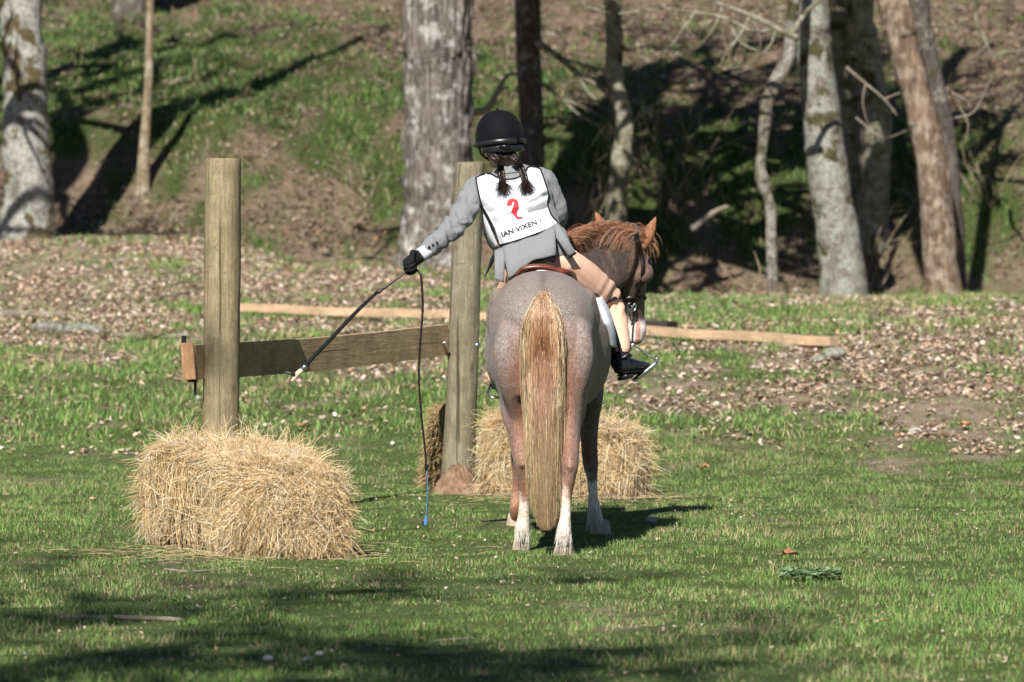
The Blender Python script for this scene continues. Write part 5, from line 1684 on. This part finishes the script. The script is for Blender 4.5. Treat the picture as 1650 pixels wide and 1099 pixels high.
# front panel of the bib showing past the left side, with its tie
G2 = [(778, 345), (790, 372), (803, 398)], [(780, 372), (788, 395), (797, 404)]
T_ = np.array([rp(x, y, 23.84) for x, y in [(776, 334), (784, 352), (796, 376), (803, 396)]]); B_ = np.array([rp(x, y, 23.93) for x, y in [(777, 352), (781, 374), (787, 393), (797, 404)]])
V = np.vstack([catmull(T_, 4), catmull(B_, 4)]); nn_ = len(V) // 2
o = mesh('bib_front', V, [(i, i + 1, nn_ + i + 1, nn_ + i) for i in range(nn_ - 1)], M['white_cloth'], rider); m = o.modifiers.new('s', 'SOLIDIFY'); m.thickness = .004
V, F = tube([rp(x, y, 23.92) for x, y in [(776, 338), (777, 352), (781, 374), (787, 393), (797, 405)]], .0042, seg=7); mesh('piping', V, F, M['black_cloth'], o)
V, F = tube([rp(801, 398, 23.72), rp(799, 410, 23.70), rp(793, 420, 23.70), rp(789, 430, 23.70)], [.008, .014, .010, .007], [.004, .006, .005, .003], side=(1, 0, 0), seg=8); mesh('bib_tie', V, F, M['black_cloth'], rider)
V, F = tube([rp(793, 420, 23.69), rp(786, 436, 23.69), rp(781, 446, 23.69)], [.006, .005, .002], seg=6); mesh('bib_tie', V, F, M['black_cloth'], rider)


def on_bib(P, off=.0065):
    out = []
    for x, z in P:
        h = bibb.ray_cast(Vector((x, 23.2, z)), Vector((0, 1, 0)))
        y = h[0][1] if h[0] is not None else bibb.find_nearest(Vector((x, 23.7, z)))[0][1]
        out.append((x, y - off, z))
    return np.array(out)


two = [(432, 528), (434, 485), (455, 458), (495, 448), (535, 462), (553, 495), (553, 540), (535, 585), (517, 618), (545, 638), (608, 646), (585, 655), (535, 660), (478, 590), (495, 560), (510, 520), (510, 492), (490, 485), (480, 498), (480, 524)]
two = [(750 + x / 6.467, 250 + y / 6.467) for x, y in two]
T2 = []
import bmesh
bm = bmesh.new()
vs = [bm.verts.new(((x - 825) / FPX * 23.82, 0, EYE - (y - 313) / FPX * 23.82)) for x, y in two]
bm.faces.new(vs); bmesh.ops.triangulate(bm, faces=bm.faces); 
for _ in range(5):
    le = [e_ for e_ in bm.edges if e_.calc_length() > .005]
    if not le: break
    bmesh.ops.subdivide_edges(bm, edges=le, cuts=1); bmesh.ops.triangulate(bm, faces=bm.faces)
bm.verts.index_update()
V = on_bib([(v.co.x, v.co.z) for v in bm.verts]); F = [tuple(v.index for v in f.verts) for f in bm.faces]; bm.free()
o = mesh('number', V, F, M['red_print'], bib, smooth=False); o['label'] = 'red printed number 2 on the white bib'


def words(txt, x0, y0, x1, y1, size, name, mat):
    cu = bpy.data.curves.new('txt', 'FONT'); cu.body = txt; cu.size = 1.0; cu.resolution_u = 3; cu.offset = .02
    to = bpy.data.objects.new('txt', cu); COL.objects.link(to)
    dg = bpy.context.evaluated_depsgraph_get(); dg.update()
    me = bpy.data.meshes.new_from_object(to.evaluated_get(dg))
    bm = bmesh.new(); bm.from_mesh(me); bmesh.ops.triangulate(bm, faces=bm.faces)
    bmesh.ops.subdivide_edges(bm, edges=[e_ for e_ in bm.edges if e_.calc_length() > .15], cuts=3); bmesh.ops.triangulate(bm, faces=bm.faces); bm.verts.index_update()
    co = np.array([v.co[:2] for v in bm.verts]); F = [tuple(v.index for v in f.verts) for f in bm.faces]; bm.free()
    bpy.data.objects.remove(to)
    w = co[:, 0].max(); L = math.hypot(x1 - x0, y1 - y0); ux, uy = (x1 - x0) / L, (y1 - y0) / L
    px = x0 + ux * co[:, 0] / w * L + uy * co[:, 1] * size
    py = y0 + uy * co[:, 0] / w * L - ux * co[:, 1] * size
    P = np.stack([(px - 825) / FPX * 23.82, EYE - (py - 313) / FPX * 23.82], 1)
    return mesh(name, on_bib(P), F, mat, bib, smooth=False)


o = words('IAN VIXEN', 809, 381.5, 865.5, 360.5, 10.5, 'lettering', M['black_print']); o['label'] = 'black printed lettering along the bottom of the bib'
o = words('I .', 870.5, 358.5, 877, 356.5, 9, 'lettering', M['black_print']); o['label'] = 'faded black printed letters at the right end of the bib line'

# jacket collar seam
V, F = tube([rp(x, y, 23.855) for x, y in [(790, 272), (803, 276), (818, 277), (833, 273), (843, 266)]], .0016, seg=5); 
cs = snug([p for p in V[:1]], 0)
jn = [np.array(jb.find_nearest(Vector(rp(x, y, 23.84)))[0]) + [0, -.002, 0] for x, y in [(796, 274), (808, 277), (820, 277), (832, 274), (841, 268)]]
V, F = tube(jn, .0022, seg=6); mesh('collar_seam', V, F, M['black_cloth'], jack)

# breeches
V, F = remesh([tube([rp(868, 432, 23.76), rp(864, 410, 23.76), rp(858, 392, 23.78)], [.15, .155, .14], [.115, .12, .10], side=(1, 0, .1), seg=22, n=3), rleg(.007, False), lleg(.007, False)], .006, 5, .5)
N = vnormals(V, F)
kn = np.exp(-(np.linalg.norm(V - rp(978, 478, 23.95), axis=1) / .09) ** 2); hp = np.exp(-(np.linalg.norm(V - rp(905, 415, 23.7), axis=1) / .10) ** 2)
wr = np.sin((V[:, 0] * .9 - V[:, 2] * .5) * 120 + 5 * fbm(V[:, 0] * 14, V[:, 1] * 14, V[:, 2] * 14, 2))
wr2 = np.sin((V[:, 0] * .5 + V[:, 2] * .8) * 90 + 6 * fbm(V[:, 0] * 9, V[:, 1] * 9, V[:, 2] * 9, 2))
V = V + N * (kn * wr * .008 + hp * wr2 * .007 + (fbm(V[:, 0] * 10, V[:, 1] * 10, V[:, 2] * 10, 2) - .5) * .008)[:, None]
br = mesh('breeches', V, F, M['breeches'], rider)
brb = BVHTree.FromPolygons([tuple(v) for v in V], F)
# garter strap under the knee, and the long strap down the calf
ring = []
for x, y in [(968, 495), (974, 489), (982, 484), (991, 480.5), (1000, 480), (1006, 482)]:
    q = rp(x, y, 23.95); h = brb.ray_cast(Vector((q[0], 23.4, q[2])), Vector((0, 1, 0)))
    if h[0] is None: h = brb.find_nearest(Vector(q))
    ring.append(np.array(h[0]) - [0, .005, 0])
for a in (.25, .5, .75):
    q = ring[-1] if a == .25 else q
    p = ring[5] * (1 - a) + ring[0] * a + [0, .13 * math.sin(a * math.pi), 0]
    ring.append(p)
ring.append(ring[0])
V, F = tube(np.array(ring), .0035, .0085, side=(0, 1, 0), seg=8, n=3); mesh('garter_strap', V, F, M['black_leather'], rider)
lp = [np.array(brb.ray_cast(Vector((rp(x, y, 23.9)[0], 23.3, rp(x, y, 23.9)[2])), Vector((0, 1, 0)))[0] or rp(x, y, 23.9)) - [0, .006, 0] for x, y in [(973, 494), (980, 508), (988, 525), (995, 548), (1000, 566)]] + [rp(1003, 577, 23.78)]
V, F = tube(lp, .008, .0025, side=(1, 0, 0), seg=8, n=3); mesh('boot_strap', V, F, M['black_leather'], rider)

# boots
def boot(an, heel, toe, sole_up, par, nm='boot'):
    an, heel, toe = map(np.array, (an, heel, toe)); f = toe - heel; L = np.linalg.norm(f); f /= L
    upv = np.array(sole_up, float); upv -= upv.dot(f) * f; upv /= np.linalg.norm(upv); s = np.cross(f, upv)
    P = [tube([an, (an + heel) / 2 + upv * .02, heel + upv * .035 + f * .02], [.050, .046, .040], [.050, .048, .042], side=s, seg=18, n=3),
         tube([heel + upv * .03, heel + f * L * .3 + upv * .038, heel + f * L * .6 + upv * .028, heel + f * L * .85 + upv * .022, toe + upv * .018 - f * .01], [.034, .035, .038, .036, .024], [.03, .038, .028, .022, .016], side=s, seg=18, n=3)]
    V, F = remesh(P, .0045, 4, .5); b = mesh(nm, V, F, M['black_leather'], par)
    V, F = tube([heel + upv * .001, heel + f * L * .35, heel + f * L * .65, toe + upv * .004], [.030, .028, .036, .022], [.005, .005, .005, .005], side=s, seg=16, n=3, power=3); mesh('sole', V, F, M['black_cloth'], b)
    V, F = tube([heel - f * .004 - upv * .016, heel + f * .045 - upv * .016], [.030, .030], [.010, .010], side=s, seg=14, n=1, power=3.5); mesh('heel', V, F, M['black_leather'], b)
    return b


boot(rp(1000, 577, 23.86), rp(1002, 603, 23.80), rp(1046, 598, 23.99), (-.35, .1, 1), rider)
boot((-.072, 23.98, .79), (-.070, 23.93, .715), (-.075, 24.10, .725), (0, 0, 1), rider)
V, F = tube([rp(998, 580, 23.86) + .047 * np.array([math.cos(a), math.sin(a), .25 * math.cos(a)]) for a in np.linspace(math.pi, 2 * math.pi, 13)], .003, seg=6, n=1); mesh('spur_band', V, F, M['metal'], rider)
V, F = tube([rp(1003, 577, 23.79), rp(1012, 572, 23.80), rp(1017, 573, 23.82)], [.008, .010, .006], seg=8); mesh('boot_bow', V, F, M['black_leather'], rider)

# helmet
hc = rp(805.5, 224, 23.93)
hf_ = np.array([-.48, .88, -.10]); hf_ /= np.linalg.norm(hf_)
hu_ = np.array([-.06, .02, 1.0]); hu_ -= hu_.dot(hf_) * hf_; hu_ /= np.linalg.norm(hu_)
HF0, HU0, HS0 = HF, HU, HS
HF, HU, HS = hf_, hu_, np.cross(hf_, hu_)
th = np.linspace(0, 2 * math.pi, 48, endpoint=False)
V = []
prof = [(0, 1.0), (.12, .992), (.30, .955), (.5, .87), (.68, .74), (.83, .57), (.93, .36), (.985, .17)]
prof = [(math.sin(R(a)), math.cos(R(a))) for a in (2, 12, 25, 38, 50, 60, 70, 80, 88, 94, 100)]
for s_, c_ in prof:
    for a in th:
        seam = 1 - .012 * math.exp(-((((a * 6 / (2 * math.pi)) % 1) - .5) / .05) ** 2)
        q_ = s_ ** .86 if c_ > 0 else s_
        rx, ry = .114 * q_ * seam, .124 * q_ * seam
        V.append(hc + HS * rx * math.cos(a) + HF * ry * math.sin(a) + HU * .136 * c_)
V = np.array(V); m_ = len(prof)
F = [(i * 48 + j, (i + 1) * 48 + j, (i + 1) * 48 + (j + 1) % 48, i * 48 + (j + 1) % 48) for i in range(m_ - 1) for j in range(48)] + [tuple(range(48))]
helm = mesh('helmet', V, F, M['velvet'], rider); m = helm.modifiers.new('s', 'SOLIDIFY'); m.thickness = .012; m.offset = -1
F_ = HF
V, F = tube([hc + HS * .1155 * math.cos(a) + F_ * .1255 * math.sin(a) - HU * .020 for a in np.linspace(0, 2 * math.pi, 40)], .004, .012, side=(1, 1, 0), seg=8, n=1); mesh('trim_band', V, F, M['black_leather'], helm)
V, F = tube([hc + HU * .1365, hc + HU * .140], [.010, .007], side=(1, 0, 0), seg=12, n=1); mesh('button', V, F, M['velvet'], helm)
# peak
V = []; 
for k in range(6):
    for a in np.linspace(R(38), R(142), 18):
        e_ = k / 5 * .05 * math.sin((a - R(38)) / R(104) * math.pi) ** .6
        V.append(hc + HS * (.112 + e_ * .5) * math.cos(a) + F_ * (.122 + e_) * math.sin(a) - HU * (.012 + e_ * .25))
F = [(i * 18 + j, i * 18 + j + 1, (i + 1) * 18 + j + 1, (i + 1) * 18 + j) for i in range(5) for j in range(17)]
o = mesh('peak', np.array(V), F, M['velvet'], helm); m = o.modifiers.new('s', 'SOLIDIFY'); m.thickness = .004
# rear harness shell, glossy
P = [hc + HS * .100 * math.cos(a) + F_ * .110 * math.sin(a) - HU * (.042 + .012 * math.sin(-a)) for a in np.linspace(R(190), R(350), 22)]
V, F = tube(P, .006, .020, side=(0, 1, 0), seg=10, n=1); mesh('rear_harness', V, F, M['black_leather'], helm)
h0 = hc - HU * .036 + np.array([.02, -.118, 0])
V, F = tube([h0 - [.024, 0, .001], h0 + [0, -.006, 0], h0 + [.022, 0, .001]], [.006, .009, .006], [.004, .005, .004], side=(0, 0, 1), seg=10); mesh('rear_vent', V, F, M['gloss'], helm)
for s in (-1, 1):
    V, F = tube([hc + HS * s * .112 + F_ * .0 - HU * .02, HC + HS * s * .088 + HF * .02 - HU * .06, HC + HF * .055 - HU * .105], .002, .007, side=HF, seg=6, n=3); mesh('chin_strap', V, F, M['black_leather'], helm)

# hair: nape, and two braids with brushed ends
hair_c = (.022, .011, .009)
M['braid'] = plain('dark_brown_hair', hair_c, .35, .5, 0, .4, 90, .3)
V, F = tube([rp(790, 247, 23.86), rp(806, 252, 23.85), rp(826, 250, 23.86)], [.020, .022, .018], [.02, .02, .02], seg=12, n=3); mesh('hair', V, F, M['braid'], rider)


def braid(pts, r, lab):
    P = catmull(np.array(pts), 14); n = len(P); root = None
    T = np.gradient(P, axis=0); T /= np.linalg.norm(T, axis=1)[:, None]; U = np.cross(T, [0, 1, 0]); U /= np.linalg.norm(U, axis=1)[:, None]; W = np.cross(T, U)
    s = np.linspace(0, 1, n); mb = MB()
    for k in range(3):
        ph = k * 2 * math.pi / 3; a = s * 22 + ph
        Q = P + U * (np.sin(a) * r * .8)[:, None] + W * (np.sin(2 * a) * r * .42)[:, None]
        mb.add(*tube(Q, np.linspace(r * .62, r * .5, n), seg=8, n=1))
    b = mb.build('braid', M['braid'], rider)
    e = P[-1]; t_ = T[-1]; m = 150
    V, F = tube([e - t_ * .006, e + t_ * .006], r * 1.0, seg=10, n=1); mesh('hair_tie', V, F, M['black_cloth'], b)
    B = e + rng.normal(0, r * .35, (m, 3)); d = t_ + rng.normal(0, .22, (m, 3)) * [1.5, .5, 1]; Q = [B]
    for j in range(6):
        d = d + rng.normal(0, .06, (m, 3)) + (np.array([-.03, 0, -.02]) if j < 3 else (P[-1] - Q[-1] + t_ * .09) * 4 * .3)
        Q.append(Q[-1] + d / np.linalg.norm(d, axis=1)[:, None] * rng.uniform(.009, .0175, m)[:, None])
    V, F, C = strand_mesh(np.stack(Q, 1), np.full(m, .0016), np.array([hair_c]) * rng.uniform(.7, 2.2, (m, 1)), .4)
    mesh('braid_end', V, F, M['hair'], b, col=C)


def back(x, y, lift):
    X = (x - 825) / FPX * 23.78; Z = EYE - (y - 313) / FPX * 23.78
    h = jb.ray_cast(Vector((X, 23.2, Z)), Vector((0, 1, 0)))
    g = bibb.ray_cast(Vector((X, 23.2, Z)), Vector((0, 1, 0)))
    y_ = min([q[0][1] for q in (h, g) if q[0] is not None] or [23.82])
    return np.array([X, y_ - lift, Z])


braid([rp(795, 252, 23.82), rp(801, 258, 23.80), back(806, 268, .018), back(808, 280, .016), back(810, 293, .014)], .0135, 'left')
braid([rp(826, 252, 23.83), rp(832, 258, 23.82), back(838, 268, .018), back(843, 280, .016), back(846, 291, .014)], .0135, 'right')

# ------------------------------------------------------------------ hunting whip held in the left hand
wh = empty('riding_whip', rp(662, 428, 23.57), 'braided hunting whip with antler handle held in the rider left hand', 'whip')
V, F = tube([rp(668, 426, 23.56), rp(656, 436, 23.55), rp(640, 449, 23.54), rp(620, 463, 23.53), rp(606, 472, 23.52)], [.005, .005, .0055, .007, .0065], seg=10); mesh('stock', V, F, M['brown_leather'], wh)
V, F = tube([rp(608, 471, 23.52), rp(590, 487, 23.51), rp(565, 512, 23.49), rp(535, 544, 23.46), rp(508, 572, 23.44), rp(489, 593, 23.42)], [.006, .008, .009, .0095, .0095, .0105], seg=12); mesh('shaft', V, F, M['black_cloth'], wh)
V, F = tube([rp(616, 464, 23.51), rp(611, 471, 23.51), rp(603, 471, 23.51)], [.004, .008, .003], seg=8); mesh('keeper', V, F, M['brown_leather'], wh)
V, F = tube([rp(491, 591, 23.42), rp(487, 595.5, 23.42)], .012, seg=12, n=1); mesh('collar', V, F, M['metal'], wh)
V, F = tube([rp(487, 596, 23.42), rp(481, 601, 23.41), rp(475, 609, 23.41), rp(471, 613, 23.40)], [.010, .013, .011, .006], seg=10); mesh('antler_handle', V, F, M['antler'], wh)
V, F = tube([rp(478, 606, 23.41), rp(469, 602, 23.40), rp(460, 599, 23.40)], [.009, .008, .003], seg=8); mesh('hook', V, F, M['black_leather'], wh)
P = catmull(np.array([rp(664, 436, 23.58), rp(671, 435, 23.58), rp(678, 444, 23.57), rp(680, 465, 23.57), rp(681, 500, 23.57), rp(677, 555, 23.57), rp(675, 610, 23.57), rp(679, 670, 23.57), rp(684, 715, 23.57), rp(687, 752, 23.57)]), 8)
V, F = tube(P, np.linspace(.0062, .0045, len(P)) * (1 + .14 * np.sin(np.arange(len(P)) * 2.6)), seg=8, n=2); mesh('thong', V, F, M['brown_leather'], wh)
V, F = tube([rp(687, 750, 23.57), rp(687, 756, 23.57)], .0085, seg=10, n=1); mesh('knot', V, F, M['black_cloth'], wh)
V, F = tube([rp(687, 755, 23.57), rp(689, 780, 23.57), rp(688, 810, 23.57), rp(686.5, 836, 23.57)], .0018, seg=6); mesh('lash', V, F, M['blue'], wh)
V, F = tube([rp(686.5, 832, 23.57), rp(686, 840, 23.57), rp(685.5, 846, 23.57)], [.003, .008, .006], [.002, .003, .003], side=(1, 0, 0), seg=8); mesh('tassel', V, F, M['blue'], wh)
